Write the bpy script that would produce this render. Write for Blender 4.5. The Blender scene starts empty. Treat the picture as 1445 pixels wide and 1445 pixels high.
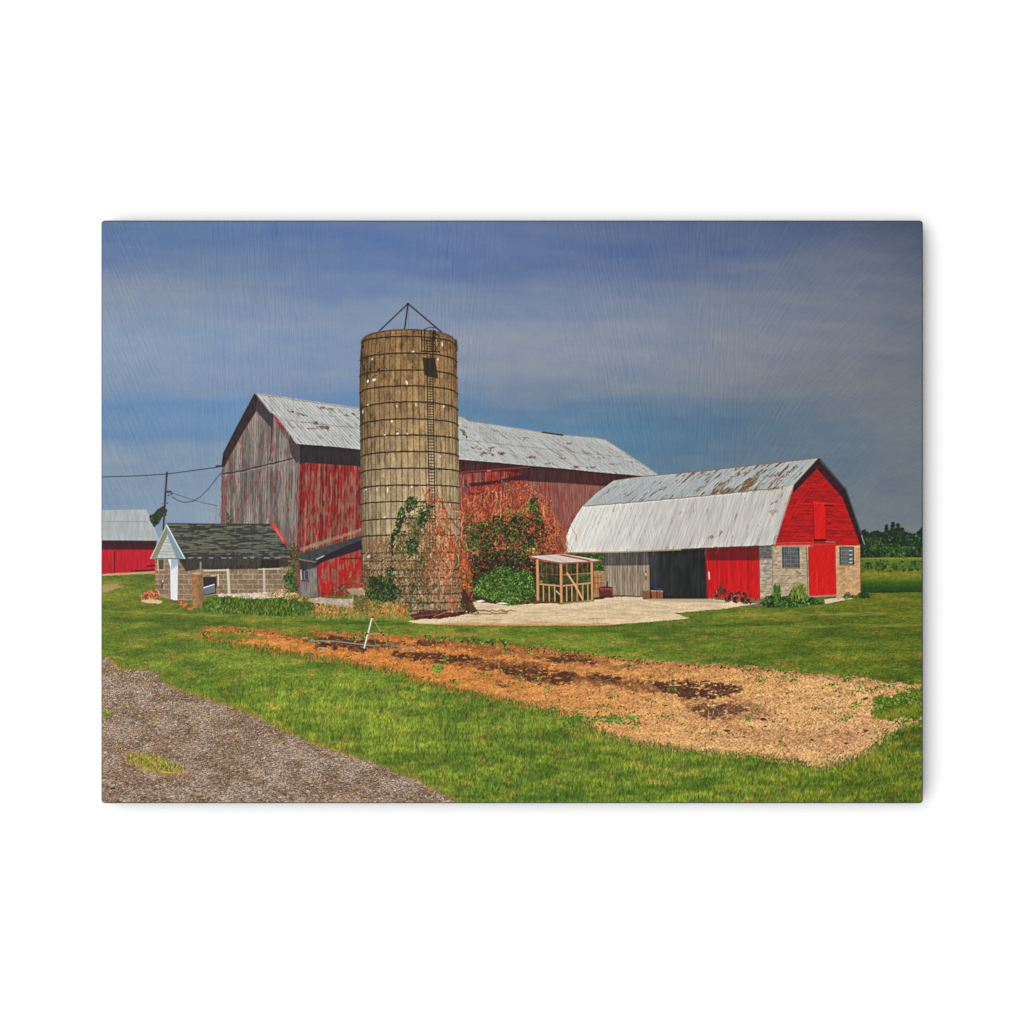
import bpy, math
import numpy as np

# ------------------------------------------------------------------ camera
PX = 0.400 / 1159.0                 # metres per photograph pixel: the board is 40 cm wide
CX, CY = 722.5, 722.5               # picture centre, in photograph pixels
TOP = 0.0086                        # height of the board's face above the table
scene = bpy.context.scene
cam_d = bpy.data.cameras.new("camera")
cam = bpy.data.objects.new("camera", cam_d)
scene.collection.objects.link(cam)
DIST = 1.5
cam.location = (0, 0, TOP + DIST)
cam_d.sensor_width = 36.0
cam_d.lens = 36.0 * DIST / (1445 * PX)
cam_d.clip_start = 0.01
cam_d.clip_end = 100.0
scene.camera = cam

# ------------------------------------------------------------------ light
world = bpy.data.worlds.new("World")
scene.world = world
world.use_nodes = True
bg = world.node_tree.nodes["Background"]
bg.inputs[0].default_value = (1.0, 1.0, 1.0, 1)
bg.inputs[1].default_value = 0.35
key_d = bpy.data.lights.new("key_light", 'SUN')
key_d.energy = 5.0
key_d.angle = math.radians(120)
key_d.color = (1.0, 1.0, 1.0)
key = bpy.data.objects.new("key_light", key_d)
scene.collection.objects.link(key)
key.rotation_euler = (0, math.radians(-55), 0)        # comes in low from the left
ILL = 1.32                                            # light on a face that lies flat
scene.view_settings.view_transform = 'Standard'
scene.view_settings.look = 'None'
scene.view_settings.exposure = 0
scene.view_settings.gamma = 1
scene.view_settings.use_curve_mapping = False

# ==BEGIN PAINT== the picture printed under the glass, worked out point by point
S = 1.25                            # ink points per photograph pixel
BX0, BX1, BY0, BY1 = 144.1, 1300.9, 312.5, 1132.3     # printed rectangle
NX = int((BX1 - BX0) * S) + 1
NY = int((BY1 - BY0) * S) + 1
gx = np.linspace(BX0, BX1, NX).astype(np.float32)
gy = np.linspace(BY0, BY1, NY).astype(np.float32)
X, Y = np.meshgrid(gx, gy)
SX = (NX - 1) / (BX1 - BX0)
SY = (NY - 1) / (BY1 - BY0)
INK = np.zeros((NY, NX, 3), np.float32)
LAB = np.zeros((NY, NX), np.int16)
rng = np.random.default_rng(7)
NAMES = []


def lab(name):
    if name not in NAMES:
        NAMES.append(name)
    return NAMES.index(name)


def vn(u, v, seed=0):
    u = np.asarray(u, np.float32); v = np.asarray(v, np.float32)
    iu = np.floor(u); iv = np.floor(v)
    fu = u - iu; fv = v - iv
    fu = fu * fu * (3 - 2 * fu); fv = fv * fv * (3 - 2 * fv)
    iu = iu.astype(np.int64); iv = iv.astype(np.int64)

    def h(a, b):
        n = (a * 374761393 + b * 668265263 + seed * 974634777) & 0xffffffff
        n = ((n ^ (n >> 13)) * 1274126177) & 0xffffffff
        n = ((n ^ (n >> 15)) * 2246822519) & 0xffffffff
        return ((n ^ (n >> 16)) & 0xffffff).astype(np.float32) / 16777216.0
    a = h(iu, iv); b = h(iu + 1, iv); c = h(iu, iv + 1); d = h(iu + 1, iv + 1)
    return (a * (1 - fu) + b * fu) * (1 - fv) + (c * (1 - fu) + d * fu) * fv


def fbm(u, v, seed=0, o=4, g=0.5):
    t = 0; a = 1; s = 0
    for i in range(o):
        t = t + a * vn(u * 2 ** i + 17.3 * i, v * 2 ** i + 9.1 * i, seed + i * 31)
        s += a; a *= g
    return t / s


def hsh(i, seed=0):
    return vn(np.asarray(i, np.float32), np.zeros_like(np.asarray(i, np.float32)) + seed * 3.0, seed + 5)


def sst(a, b, x):
    t = np.clip((x - a) / (b - a), 0, 1)
    return t * t * (3 - 2 * t)


def rgb(c):
    return np.array(c, np.float32) / 255.0


def box(x0, y0, x1, y1):
    i0 = max(0, int((y0 - BY0) * SY) - 1); i1 = min(NY, int((y1 - BY0) * SY) + 3)
    j0 = max(0, int((x0 - BX0) * SX) - 1); j1 = min(NX, int((x1 - BX0) * SX) + 3)
    return slice(i0, max(i0, i1)), slice(j0, max(j0, j1))


def polymask(pts, sl, soft=1.0, rough=0.0, rs=3.0, seed=3):
    x = X[sl]; y = Y[sl]
    if rough:
        x = x + (fbm(x / rs, y / rs, seed, 2) - 0.5) * 2 * rough
        y = y + (fbm(x / rs, y / rs, seed + 9, 2) - 0.5) * 2 * rough
    ins = np.zeros(x.shape, bool); d2 = np.full(x.shape, 1e9, np.float32)
    n = len(pts)
    for i in range(n):
        ax, ay = pts[i]; bx, by = pts[(i + 1) % n]
        ex, ey = bx - ax, by - ay
        L2 = ex * ex + ey * ey + 1e-9
        t = np.clip(((x - ax) * ex + (y - ay) * ey) / L2, 0, 1)
        d2 = np.minimum(d2, (x - ax - t * ex) ** 2 + (y - ay - t * ey) ** 2)
        if ay != by:
            c = ((ay > y) != (by > y)) & (x < (bx - ax) * (y - ay) / (by - ay) + ax)
            ins ^= c
    sd = np.sqrt(d2) * np.where(ins, 1, -1)
    return np.clip(0.5 + sd / soft, 0, 1)


def blend(sl, col, a, name=None):
    a = np.asarray(a, np.float32)
    c = np.asarray(col, np.float32)
    INK[sl] = INK[sl] * (1 - a[..., None]) + c * a[..., None]
    if name:
        LAB[sl] = np.where(a > 0.5, lab(name), LAB[sl])


def poly(pts, col, name=None, soft=1.0, rough=0.0, rs=3.0, seed=3, op=1.0, rag=0):
    """fill a polygon; col is an rgb triple (0-255) or f(x, y) giving 0-255 colours"""
    xs = [p[0] for p in pts]; ys = [p[1] for p in pts]; m = rough + 2
    sl = box(min(xs) - m, min(ys) - m, max(xs) + m, max(ys) + m)
    a = polymask(pts, sl, soft, rough, rs, seed) * op
    if rag:
        a = a * sst(.22, .40, fbm(X[sl] / 8, Y[sl] / 2.6, 67, 3)) * (.75 + .25 * vn(X[sl] / 1.3, Y[sl] / 1.3, 68))
    c = col(X[sl], Y[sl]) / 255.0 if callable(col) else rgb(col)
    blend(sl, c, a, name)


def line(pts, w, col, name=None, op=1.0, wob=0.0, seed=1):
    for (ax, ay), (bx, by) in zip(pts[:-1], pts[1:]):
        sl = box(min(ax, bx) - w - 2, min(ay, by) - w - 2, max(ax, bx) + w + 2, max(ay, by) + w + 2)
        x = X[sl]; y = Y[sl]
        if wob:
            x = x + (vn(x / 5, y / 5, seed) - 0.5) * wob; y = y + (vn(x / 5, y / 5, seed + 1) - 0.5) * wob
        ex, ey = bx - ax, by - ay
        t = np.clip(((x - ax) * ex + (y - ay) * ey) / (ex * ex + ey * ey + 1e-9), 0, 1)
        d = np.sqrt((x - ax - t * ex) ** 2 + (y - ay - t * ey) ** 2)
        ww = max(w, 0.8)
        a = np.clip(ww / 2 - d + 0.5, 0, 1) * min(1.0, w / 0.8) * op
        blend(sl, rgb(col), a, name)


def splats(xs, ys, rx, ry, ang, cols, op=0.9, name=None):
    """many small leaf or stroke shaped touches of ink"""
    n = len(xs)
    rx = np.broadcast_to(rx, n); ry = np.broadcast_to(ry, n); ang = np.broadcast_to(ang, n)
    op = np.broadcast_to(op, n)
    li = lab(name) if name else -1
    for k in range(n):
        r = max(rx[k], ry[k]) + 0.9
        i0 = int((ys[k] - r - BY0) * SY); i1 = int((ys[k] + r - BY0) * SY) + 2
        j0 = int((xs[k] - r - BX0) * SX); j1 = int((xs[k] + r - BX0) * SX) + 2
        if i0 < 0: i0 = 0
        if j0 < 0: j0 = 0
        if i1 > NY: i1 = NY
        if j1 > NX: j1 = NX
        if i0 >= i1 or j0 >= j1:
            continue
        dx = gx[j0:j1][None, :] - xs[k]; dy = gy[i0:i1][:, None] - ys[k]
        ca = math.cos(ang[k]); sa = math.sin(ang[k])
        u = (dx * ca + dy * sa) / rx[k]; v = (-dx * sa + dy * ca) / ry[k]
        q = np.sqrt(u * u + v * v)
        a = np.clip((1.0 - q) * min(rx[k], ry[k]) * 1.3 + 0.35, 0, 1) * op[k]
        p = INK[i0:i1, j0:j1]
        p += (cols[k] - p) * a[..., None]
        if li >= 0:
            q = LAB[i0:i1, j0:j1]; q[a > 0.45] = li


def inside(pts, x, y):
    c = np.zeros(len(x), bool); n = len(pts)
    for i in range(n):
        ax, ay = pts[i]; bx, by = pts[(i + 1) % n]
        if ay != by:
            c ^= ((ay > y) != (by > y)) & (x < (bx - ax) * (y - ay) / (by - ay) + ax)
    return c


def scatter(pts, n, clump=0.0, cs=8.0, seed=1):
    xs = [p[0] for p in pts]; ys = [p[1] for p in pts]
    x = rng.uniform(min(xs), max(xs), n * 3); y = rng.uniform(min(ys), max(ys), n * 3)
    k = inside(pts, x, y)
    if clump:
        k &= vn(x / cs, y / cs, seed) > clump * rng.uniform(0.6, 1.2, n * 3)
    x = x[k][:n]; y = y[k][:n]
    return x, y


def pick(pal, n, jit=0.10):
    pal = np.array(pal, np.float32) / 255.0
    c = pal[rng.integers(0, len(pal), n)]
    return np.clip(c * (1 + rng.normal(0, jit, (n, 1))), 0, 1).astype(np.float32)


def leaves(pts, n, pal, r=(0.8, 1.8), clump=0.0, cs=8, seed=1, name=None, op=0.9, asp=0.6, vert=False):
    x, y = scatter(pts, n, clump, cs, seed)
    m = len(x)
    rr = rng.uniform(r[0], r[1], m)
    an = rng.normal(math.pi / 2, 0.35, m) if vert else rng.uniform(0, math.pi, m)
    cl = 0.62 + 0.72 * fbm(x / 5.5, y / 4.5, seed + 61, 2)
    splats(x, y, rr, rr * asp, an, np.clip(pick(pal, m, .14) * cl[:, None], 0, 1), op, name)


def blades(pts, n, pal, h=(3, 7), w=0.6, name=None, lean=0.3, op=0.85, clump=0, cs=8, seed=2):
    x, y = scatter(pts, n, clump, cs, seed)
    o = np.argsort(y); x = x[o]; y = y[o]; m = len(x)
    hh = rng.uniform(h[0], h[1], m) / 2
    splats(x, y, hh, w, math.pi / 2 + rng.normal(0, lean, m), pick(pal, m, 0.13), op, name)


def tendrils(n, x0, x1, y0, y1, pal, step=2.2, steps=(8, 22), w=(0.4, 0.8), drift=0.0, down=1.0, name=None, op=0.8, pts=None):
    for k in range(n):
        x = rng.uniform(x0, x1); y = rng.uniform(y0, y1)
        if pts is not None and not inside(pts, np.array([x]), np.array([y]))[0]:
            continue
        a = math.pi / 2 * down + rng.normal(0, 0.5); m = rng.integers(steps[0], steps[1])
        px = []; py = []; pa = []
        for i in range(m):
            a += rng.normal(0, 0.35); a = a * 0.85 + 0.15 * (math.pi / 2 * down)
            px.append(x); py.append(y); pa.append(a)
            x += math.cos(a) * step + drift; y += math.sin(a) * step
        c = np.repeat(pick(pal, 1, 0.15), m, 0)
        splats(px, py, step * 0.75, rng.uniform(*w), np.array(pa), c, op, name)


def homog(q):
    """pixel -> (u, v) for the quad (u0v0, u1v0, u1v1, u0v1)"""
    src = q; dst = [(0, 0), (1, 0), (1, 1), (0, 1)]
    A = []; b = []
    for (x, y), (u, v) in zip(src, dst):
        A.append([x, y, 1, 0, 0, 0, -u * x, -u * y]); b.append(u)
        A.append([0, 0, 0, x, y, 1, -v * x, -v * y]); b.append(v)
    h = np.linalg.solve(np.array(A, float), np.array(b, float))

    def f(x, y):
        w = h[6] * x + h[7] * y + 1
        return (h[0] * x + h[1] * y + h[2]) / w, (h[3] * x + h[4] * y + h[5]) / w
    return f


def mix(a, b, t):
    a = np.asarray(a, np.float32); b = np.asarray(b, np.float32)
    if a.ndim == 1: a = a[None, None, :]
    if b.ndim == 1: b = b[None, None, :]
    return a * (1 - t[..., None]) + b * t[..., None]


def sc(c, k):
    c = np.asarray(c, np.float32)
    if c.ndim == 1: c = c[None, None, :]
    return c * k[..., None]


# ---- sky
rows = [312, 345, 375, 405, 440, 480, 520, 550, 575, 605, 640, 680, 740]
cols_x = [143, 330, 520, 720, 900, 1050, 1200, 1302]
sky_t = [
 [(97,121,163),(97,121,168),(94,118,170),(91,114,163),(88,108,156),(84,104,146),(78,94,132),(72,86,116)],
 [(96,122,168),(95,121,168),(92,118,170),(90,115,168),(82,107,160),(86,106,150),(88,102,138),(80,94,124)],
 [(103,126,168),(103,127,168),(96,122,172),(96,118,164),(90,112,160),(98,115,152),(98,111,142),(86,100,128)],
 [(130,145,172),(122,139,172),(104,130,174),(108,127,166),(108,124,160),(108,121,150),(103,115,143),(92,105,130)],
 [(128,146,174),(127,144,176),(118,138,172),(118,134,166),(118,131,160),(112,125,150),(106,118,142),(96,108,130)],
 [(124,146,178),(122,144,180),(120,140,174),(126,138,164),(122,134,158),(116,127,148),(110,120,140),(100,110,130)],
 [(124,146,178),(124,145,180),(118,140,174),(128,139,162),(122,134,156),(119,128,146),(111,119,137),(102,112,128)],
 [(118,142,178),(118,142,180),(112,138,176),(116,134,162),(112,130,154),(112,124,143),(110,118,136),(103,113,129)],
 [(98,136,182),(100,138,186),(98,134,178),(98,130,166),(98,126,156),(98,120,146),(104,117,137),(104,115,131)],
 [(104,140,182),(106,142,184),(98,136,176),(88,130,170),(86,124,160),(88,118,148),(96,116,140),(104,118,134)],
 [(130,151,178),(126,150,178),(114,144,174),(96,132,166),(92,126,156),(92,119,147),(96,116,139),(104,118,134)],
 [(128,150,178),(134,154,180),(128,150,176),(104,132,160),(98,126,152),(98,120,144),(100,118,138),(106,119,133)],
 [(120,148,180),(140,160,184),(138,156,178),(112,134,158),(104,126,148),(104,122,142),(106,121,137),(110,122,134)]]
T = np.array(sky_t, np.float32)
wob = (fbm(X / 150, Y / 48, 11, 4) - 0.5) * 40 + (X - 720) * -0.004
yy = Y + wob
fi = np.interp(yy, rows, np.arange(len(rows))); fj = np.interp(X, cols_x, np.arange(len(cols_x)))
i0 = np.clip(fi.astype(int), 0, len(rows) - 2); j0 = np.clip(fj.astype(int), 0, len(cols_x) - 2)
a = (fi - i0)[..., None]; b = (fj - j0)[..., None]
a = a * a * (3 - 2 * a)
sky = (T[i0, j0] * (1 - b) + T[i0, j0 + 1] * b) * (1 - a) + (T[i0 + 1, j0] * (1 - b) + T[i0 + 1, j0 + 1] * b) * a
n1 = fbm(X / 60 + Y / 90, Y / 9, 21, 4) - 0.5
n2 = fbm(X / 150 - Y / 60, Y / 22, 22, 4) - 0.5
tone = np.array([24, 16, 2], np.float32)
sky = sky + n1[..., None] * tone * 0.22 + n2[..., None] * tone * .75 + (fbm(X / 26, Y / 17, 24, 3)[..., None] - .5) * tone * .45
sky = sky * (1 + (fbm(X / 3, Y / 2.2, 23, 2)[..., None] - 0.5) * 0.035)
sky = sky * np.array([1.01, 1.0, .965], np.float32)
sg = sst(850, 1250, X)[..., None] * .22 + .05 + .16 * np.exp(-((X - 850) / 190) ** 2 - ((Y - 350) / 60) ** 2)[..., None]
sky = sky * (1 - sg) + sky.mean(2, keepdims=True) * sg * np.array([1, 1.0, 1.02])
sky = sky + (7.0 * np.exp(-((Y - 485) / 70) ** 2) * (1 - .5 * sst(900, 1250, X)))[..., None]
INK[:] = sky / 255
LAB[:] = lab('printed_sky')
del sky, T

# ---- far right: woods and fields
GR = [(40, 66, 40), (52, 84, 44), (34, 54, 38), (62, 96, 50), (30, 46, 36)]
wood = [(1210, 752), (1216, 748), (1221, 748), (1228, 752), (1237, 748), (1246, 752), (1252, 748), (1258, 748), (1264, 746), (1270, 748), (1277, 750), (1283, 752), (1292, 753), (1298, 748), (1303, 742), (1303, 790), (1210, 790)]
for (tx, ty, hh, ww) in [(1251, 737, 30, 5), (1260, 733, 34, 7), (1267, 735, 32, 7), (1273, 741, 26, 6), (1301, 741, 30, 5), (1218, 747, 20, 5)]:
    n_ = 60; t_ = rng.uniform(0, 1, n_)
    splats(tx + rng.normal(0, 1, n_) * ww * .4 * (t_ + .15), ty + t_ * hh * .6 + 4, rng.uniform(1.2, 2.8, n_), 1.0, rng.normal(0, .4, n_), pick([(44, 56, 46), (36, 48, 42), (52, 66, 48)], n_), .95, 'printed_woods')
poly(wood, lambda x, y: sc((40, 62, 42), 0.75 + 0.6 * fbm(x / 5, y / 4, 31, 3)), 'printed_woods', rough=2.2, rs=3)
leaves([(1212, 754), (1250, 750), (1302, 756), (1302, 788), (1212, 788)], 700, GR, (0.8, 2.0), 0.5, 7, name='printed_woods', asp=0.8)
leaves([(1214, 764), (1240, 762), (1262, 768), (1302, 774), (1302, 788), (1214, 788)], 350, [(66, 100, 48), (54, 88, 44), (78, 112, 54)], (0.7, 1.5), 0.55, 9, seed=5, asp=0.8)


def field(x, y):
    n = fbm(x / 9, y / 2.0, 41, 4)
    f = fbm(x / 1.2, y / 2.2, 42, 2)
    c = np.zeros(x.shape + (3,), np.float32)
    ys = [784, 788, 792, 800, 805, 810, 817, 822, 830, 836, 840]
    cs = [(104, 122, 52), (140, 142, 52), (100, 128, 54), (86, 118, 46), (116, 130, 48), (140, 142, 48), (112, 132, 42), (72, 104, 40), (52, 82, 36), (46, 70, 32), (96, 126, 44)]
    yv = y + (n - 0.5) * 5
    for k in range(3):
        c[..., k] = np.interp(yv, ys, [q[k] for q in cs])
    return c * (0.72 + 0.3 * n + 0.26 * f)[..., None]


poly([(1205, 787), (1303, 786.5), (1303, 840), (1205, 840)], field, 'printed_field')
leaves([(1216, 790), (1302, 791), (1302, 805), (1250, 806), (1216, 802)], 260, [(74, 100, 44), (66, 90, 42), (90, 118, 52), (56, 78, 40)], (0.8, 2.2), 0.55, 8, name='printed_field', asp=0.7)


# ---- lawn
def lawn(x, y):
    far = np.interp(y, [805, 840, 870, 905, 960, 1040, 1133], [0, .12, .3, .5, .75, .95, 1.0]).astype(np.float32)
    big = fbm(x / 60 + y / 40, y / 14, 51, 4)
    big2 = fbm(x / 24, y / 7, 52, 3)
    f = fbm(x / 1.15, y / (1.0 + 1.6 * far), 53, 2, 0.7)
    g = fbm((x + y * .35) / 1.3, y / (1.1 + 1.9 * far), 56, 3, .6)
    h = fbm((x - y * .3) / 1.4, y / (1.2 + 2.1 * far), 59, 3, .6)
    q = fbm(x / 4.5, y / (2.0 + 1.6 * far), 60, 3)
    t = np.clip((big - 0.5) * 1.5 + (big2 - 0.5) * 1.0 + 0.50, 0, 1)
    dark = mix((84, 106, 44), (74, 104, 34), far)
    lite = mix((122, 134, 52), (130, 150, 50), far)
    c = mix(dark, lite, t)
    yel = sst(0.52, 0.78, fbm(x / 20, y / 6, 54, 3))[..., None]
    c = c + yel * np.array([26, 4, 8])
    k = 0.97 + (0.26 + 0.34 * far) * (f - 0.5) + (0.2 + 0.42 * far) * (g - 0.5) + (0.1 + 0.36 * far) * (h - 0.5) + .34 * (q - .5)
    k = 1.02 + (k - 1) * .82
    c = c * k[..., None] * np.array([1.0, .975, .93])
    c = c * (1 + .10 * np.exp(-((x - 420 - (y - 960) * 1.6) / 130) ** 2 - ((y - 975) / 60) ** 2))[..., None]
    r = sst(900, 1302, x)[..., None]
    return c * (1 - 0.13 * r) + r * np.array([0, -1, -4])


poly([(143, 812), (230, 806), (300, 830), (600, 840), (1066, 850), (1180, 838), (1303, 835.5), (1303, 1134), (143, 1134)], lawn, 'printed_lawn', rough=0.7)
# blade tips and clumps over the near lawn
fore = [(143, 905), (300, 905), (520, 950), (800, 1020), (1000, 1070), (1303, 1040), (1303, 1133), (640, 1133), (420, 1040), (143, 925)]
blades(fore, 12000, [(142, 160, 60), (156, 168, 74), (124, 148, 52), (104, 134, 44), (164, 162, 88)], (1.6, 4.2), 0.34, 'printed_lawn', 0.5, 0.30, 0.4, 14, 3)
blades(fore, 12000, [(48, 78, 30), (58, 88, 32), (74, 102, 38), (92, 100, 46)], (1.6, 4.2), 0.36, 'printed_lawn', 0.5, 0.30, 0.4, 12, 4)
blades([(143, 860), (560, 872), (1303, 845), (1303, 965), (600, 900), (143, 905)], 3000, [(140, 152, 60), (66, 96, 32), (86, 118, 40), (152, 148, 70)], (1.0, 2.4), 0.5, 'printed_lawn', 0.6, 0.35, 0.4, 10, 6)
# mower-shaded stripes on the right lawn
for (x0, y0, x1, y1, w, k, o) in [(900, 905, 1300, 897, 5, 0, .28), (880, 888, 1120, 880, 4, 0, .28), (1010, 868, 1250, 866, 3, 1, .30), (1040, 885, 1290, 882, 4, 1, .22),
                                  (760, 905, 1010, 912, 5, 1, .16), (1050, 912, 1300, 918, 5, 0, .22), (160, 874, 420, 883, 4, 0, .28), (420, 878, 570, 880, 4, 0, .25),
                                  (150, 862, 300, 868, 3, 1, .2), (700, 892, 980, 892, 4, 0, .18)]:
    xs = rng.uniform(x0, x1, 130); t = (xs - x0) / (x1 - x0)
    ys = y0 + (y1 - y0) * t + rng.normal(0, w * .5, 130)
    splats(xs, ys, rng.uniform(5, 15, 130), rng.uniform(.6, 1.2, 130), 0.0, pick([[(54, 84, 26), (60, 90, 30)], [(150, 150, 62), (138, 146, 58)]][k], 130), o * .7)

# ---- bare dirt of the old vegetable bed
dirt = [(290, 886), (330, 889), (400, 893), (450, 896), (560, 899), (600, 903), (650, 907), (700, 911), (760, 919), (830, 927), (890, 934), (950, 939), (1000, 941), (1080, 947), (1130, 953), (1200, 959), (1260, 966),
        (1310, 970), (1310, 1014), (1275, 1021), (1262, 1035), (1236, 1050), (1212, 1066), (1188, 1077), (1160, 1083), (1120, 1074), (1060, 1066), (1000, 1062), (940, 1053), (900, 1047), (870, 1039),
        (845, 1030), (800, 1008), (760, 998), (700, 984), (650, 974), (600, 961), (560, 949), (510, 939), (470, 930), (430, 926), (395, 918), (350, 911), (300, 903), (283, 896)]


def dirtc(x, y):
    t = np.clip((x - 560) / 560 + (y - 990) / 330, 0, 1)
    c = mix((204, 128, 62), (214, 162, 106), t)
    c = mix(c, (208, 156, 110), sst(1120, 1200, x) * sst(1000, 1030, y) * .7)
    f = fbm(x / 1.15, y / 1.05, 61, 3, 0.7); m = fbm(x / 16, y / 4.5, 62, 3)
    g = fbm((x + y) / 4.2, (x - y) / 1.6, 63, 2); h = fbm((x - y) / 4.2, (x + y) / 1.6, 64, 2)
    k = 0.98 + 0.50 * (f - .5) + 0.36 * (m - .5) + (0.16 + .26 * t) * (g + h - 1)
    c = c * k[..., None]
    holes = sst(0.72, 0.80, fbm(x / 4.5, y / 2.2, 65, 3))
    return mix(c, (96, 56, 34), holes * 0.75)


sl_d = box(270, 870, 1303, 1100)
ad = polymask(dirt, sl_d, 1.0)
xd = X[sl_d]; yd = Y[sl_d]
dd = polymask(dirt, sl_d, 16.0)                       # 0 outside .. 1 well inside the bed
edge_n = .6 * fbm(xd / 9, yd / 4.5, 611, 3) + .4 * fbm(xd / 2.6, yd / 2.2, 612, 3)
ad = sst(-.03, .05, (dd - .5) * 1.0 + .30 + (edge_n - .5) * 1.15 - .14 * sst(1180, 1290, xd) - .10 * sst(420, 300, xd)) * sst(.04, .16, dd)
cd = dirtc(xd, yd)
cd = cd * (1 - .16 * sst(1.0, .3, dd))[..., None]
blend(sl_d, cd / 255.0, ad, 'printed_bare_soil')
for pts, o in [([(440, 903), (470, 899), (515, 903), (560, 908), (540, 915), (500, 914), (455, 912)], .8), ([(450, 907), (515, 913), (520, 918), (470, 918), (440, 913)], .75),
               ([(555, 921), (590, 920), (650, 925), (690, 931), (640, 937), (590, 932), (558, 928)], .85), ([(585, 908), (610, 903), (632, 905), (628, 911), (600, 912)], .75),
               ([(700, 943), (735, 941), (770, 946), (815, 952), (800, 966), (770, 966), (735, 956)], .85), ([(830, 953), (870, 956), (872, 962), (840, 961)], .8), ([(765, 926), (800, 924), (845, 934), (840, 938), (800, 936), (768, 932)], .8),
               ([(660, 934), (705, 938), (720, 944), (680, 944)], .6), ([(912, 962), (960, 962), (1020, 965), (1048, 973), (1020, 984), (970, 986), (930, 975)], .9), ([(985, 996), (1010, 990), (1040, 994), (1062, 1002), (1020, 1012), (990, 1014), (975, 1008)], .72),
               ([(700, 961), (728, 962), (722, 968), (700, 967)], .55), ([(395, 897), (430, 898), (425, 903), (398, 902)], .5)]:
    poly(pts, lambda x, y: sc((58, 36, 32), 0.6 + 0.9 * fbm(x / 1.6, y / 1.4, 66, 3)), 'printed_bare_soil', soft=3.0, rough=7, rs=5, op=o, rag=1)
for pts, o in [([(420, 898), (520, 903), (600, 908), (600, 912), (500, 912), (430, 906)], .55), ([(550, 918), (700, 930), (760, 938), (870, 955), (870, 962), (760, 950), (660, 940), (560, 930)], .5),
               ([(690, 938), (780, 944), (860, 955), (920, 962), (1050, 970), (1050, 978), (930, 976), (830, 966), (720, 958)], .55), ([(600, 904), (680, 912), (850, 932), (900, 940), (880, 944), (760, 932), (640, 916)], .4),
               ([(960, 985), (1070, 990), (1090, 1008), (1020, 1018), (970, 1006)], .45), ([(1000, 1020), (1160, 1032), (1220, 1030), (1200, 1050), (1080, 1050)], .22)]:
    poly(pts, lambda x, y: sc((84, 50, 36), 0.6 + 0.8 * fbm(x / 1.6, y / 1.4, 69, 3)), 'printed_bare_soil', soft=5.0, rough=8, rs=9, op=o, rag=1)
x, y = scatter(dirt, 2600); m = len(x)
splats(x, y, rng.uniform(.8, 2.6, m), rng.uniform(.35, .7, m), rng.normal(0, .6, m), pick([(236, 190, 134), (222, 160, 100), (150, 82, 44), (120, 66, 40), (240, 206, 160)], m), .55)
x, y = scatter([(880, 985), (1240, 985), (1200, 1075), (900, 1045)], 2200); m = len(x)
splats(x, y, rng.uniform(1.2, 3.4, m), .4, rng.normal(0, .8, m), pick([(240, 206, 160), (228, 184, 132), (160, 100, 60)], m), .55)
for (px, py, r) in [(1077, 1015, 5), (1026, 1031, 5), (1080, 1025, 3), (1146, 1044, 3.5), (1194, 1049, 3.5), (1222, 1031, 4), (872, 957, 6), (960, 940, 3), (1110, 1030, 2), (1050, 1040, 3)]:
    splats([px], [py], r, r * .42, 0.05, pick([(92, 50, 38)], 1), .85)
# grass tongue inside the bed on the right, weeds scattered over it
poly([(1232, 986), (1262, 978), (1303, 972), (1303, 1012), (1255, 1017), (1228, 1010), (1238, 998)], lawn, 'printed_lawn', rough=6, rs=6, soft=2)
WEED = [(62, 104, 34), (84, 134, 44), (110, 158, 56), (44, 78, 28), (132, 172, 70)]
for (x0, y0, rx, ry, n) in [(618, 945, 9, 7, 60), (628, 930, 5, 6, 26), (560, 948, 8, 3, 20), (640, 962, 12, 4, 22), (680, 950, 12, 4, 26), (705, 948, 5, 4, 16), (735, 955, 5, 7, 20), (757, 955, 9, 4, 16),
                            (773, 972, 5, 5, 26), (715, 918, 6, 4, 26), (746, 920, 4, 3, 12), (865, 983, 9, 3, 26), (948, 971, 7, 3, 20), (916, 988, 6, 4, 16), (938, 1011, 10, 4, 24), (888, 939, 9, 3, 22),
                            (820, 1016, 30, 7, 180), (860, 1014, 40, 9, 260), (895, 1020, 14, 9, 70), (815, 1008, 14, 9, 60), (850, 996, 10, 3, 26), (780, 1002, 8, 8, 60), (1055, 1015, 8, 4, 24), (1075, 960, 10, 3, 24), (1120, 960, 7, 3, 24),
                            (1208, 995, 10, 5, 40), (1192, 1013, 10, 5, 40), (1222, 987, 8, 3, 20), (1174, 966, 10, 3, 26), (1236, 973, 5, 5, 24), (1252, 993, 18, 6, 120), (1280, 985, 18, 10, 120), (1102, 1046, 4, 5, 12), (1068, 1000, 4, 5, 14), (1245, 1040, 22, 12, 90), (1275, 1018, 24, 8, 110), (1235, 1000, 14, 8, 60), (1215, 975, 26, 5, 60), (1285, 972, 18, 5, 60), (1180, 1068, 24, 8, 50), (1100, 955, 40, 3, 50), (1160, 1000, 20, 8, 24), (1010, 1030, 60, 12, 30),
                            (1195, 958, 8, 3, 24), (1215, 962, 8, 3, 20), (1250, 968, 12, 3, 40), (440, 903, 10, 3, 16), (505, 900, 12, 4, 50), (330, 899, 14, 3, 60), (345, 890, 20, 3, 70), (424, 892, 8, 3, 30), (300, 893, 16, 2.5, 60)]:
    xs = rng.normal(x0, rx * .5, n); ys = rng.normal(y0, ry * .5, n)
    rr = rng.uniform(.8, 2.1, n)
    splats(xs, ys, rr, rr * .5, rng.uniform(0, 3.1, n), pick(WEED, n, .15), .85, 'printed_weeds')
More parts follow.
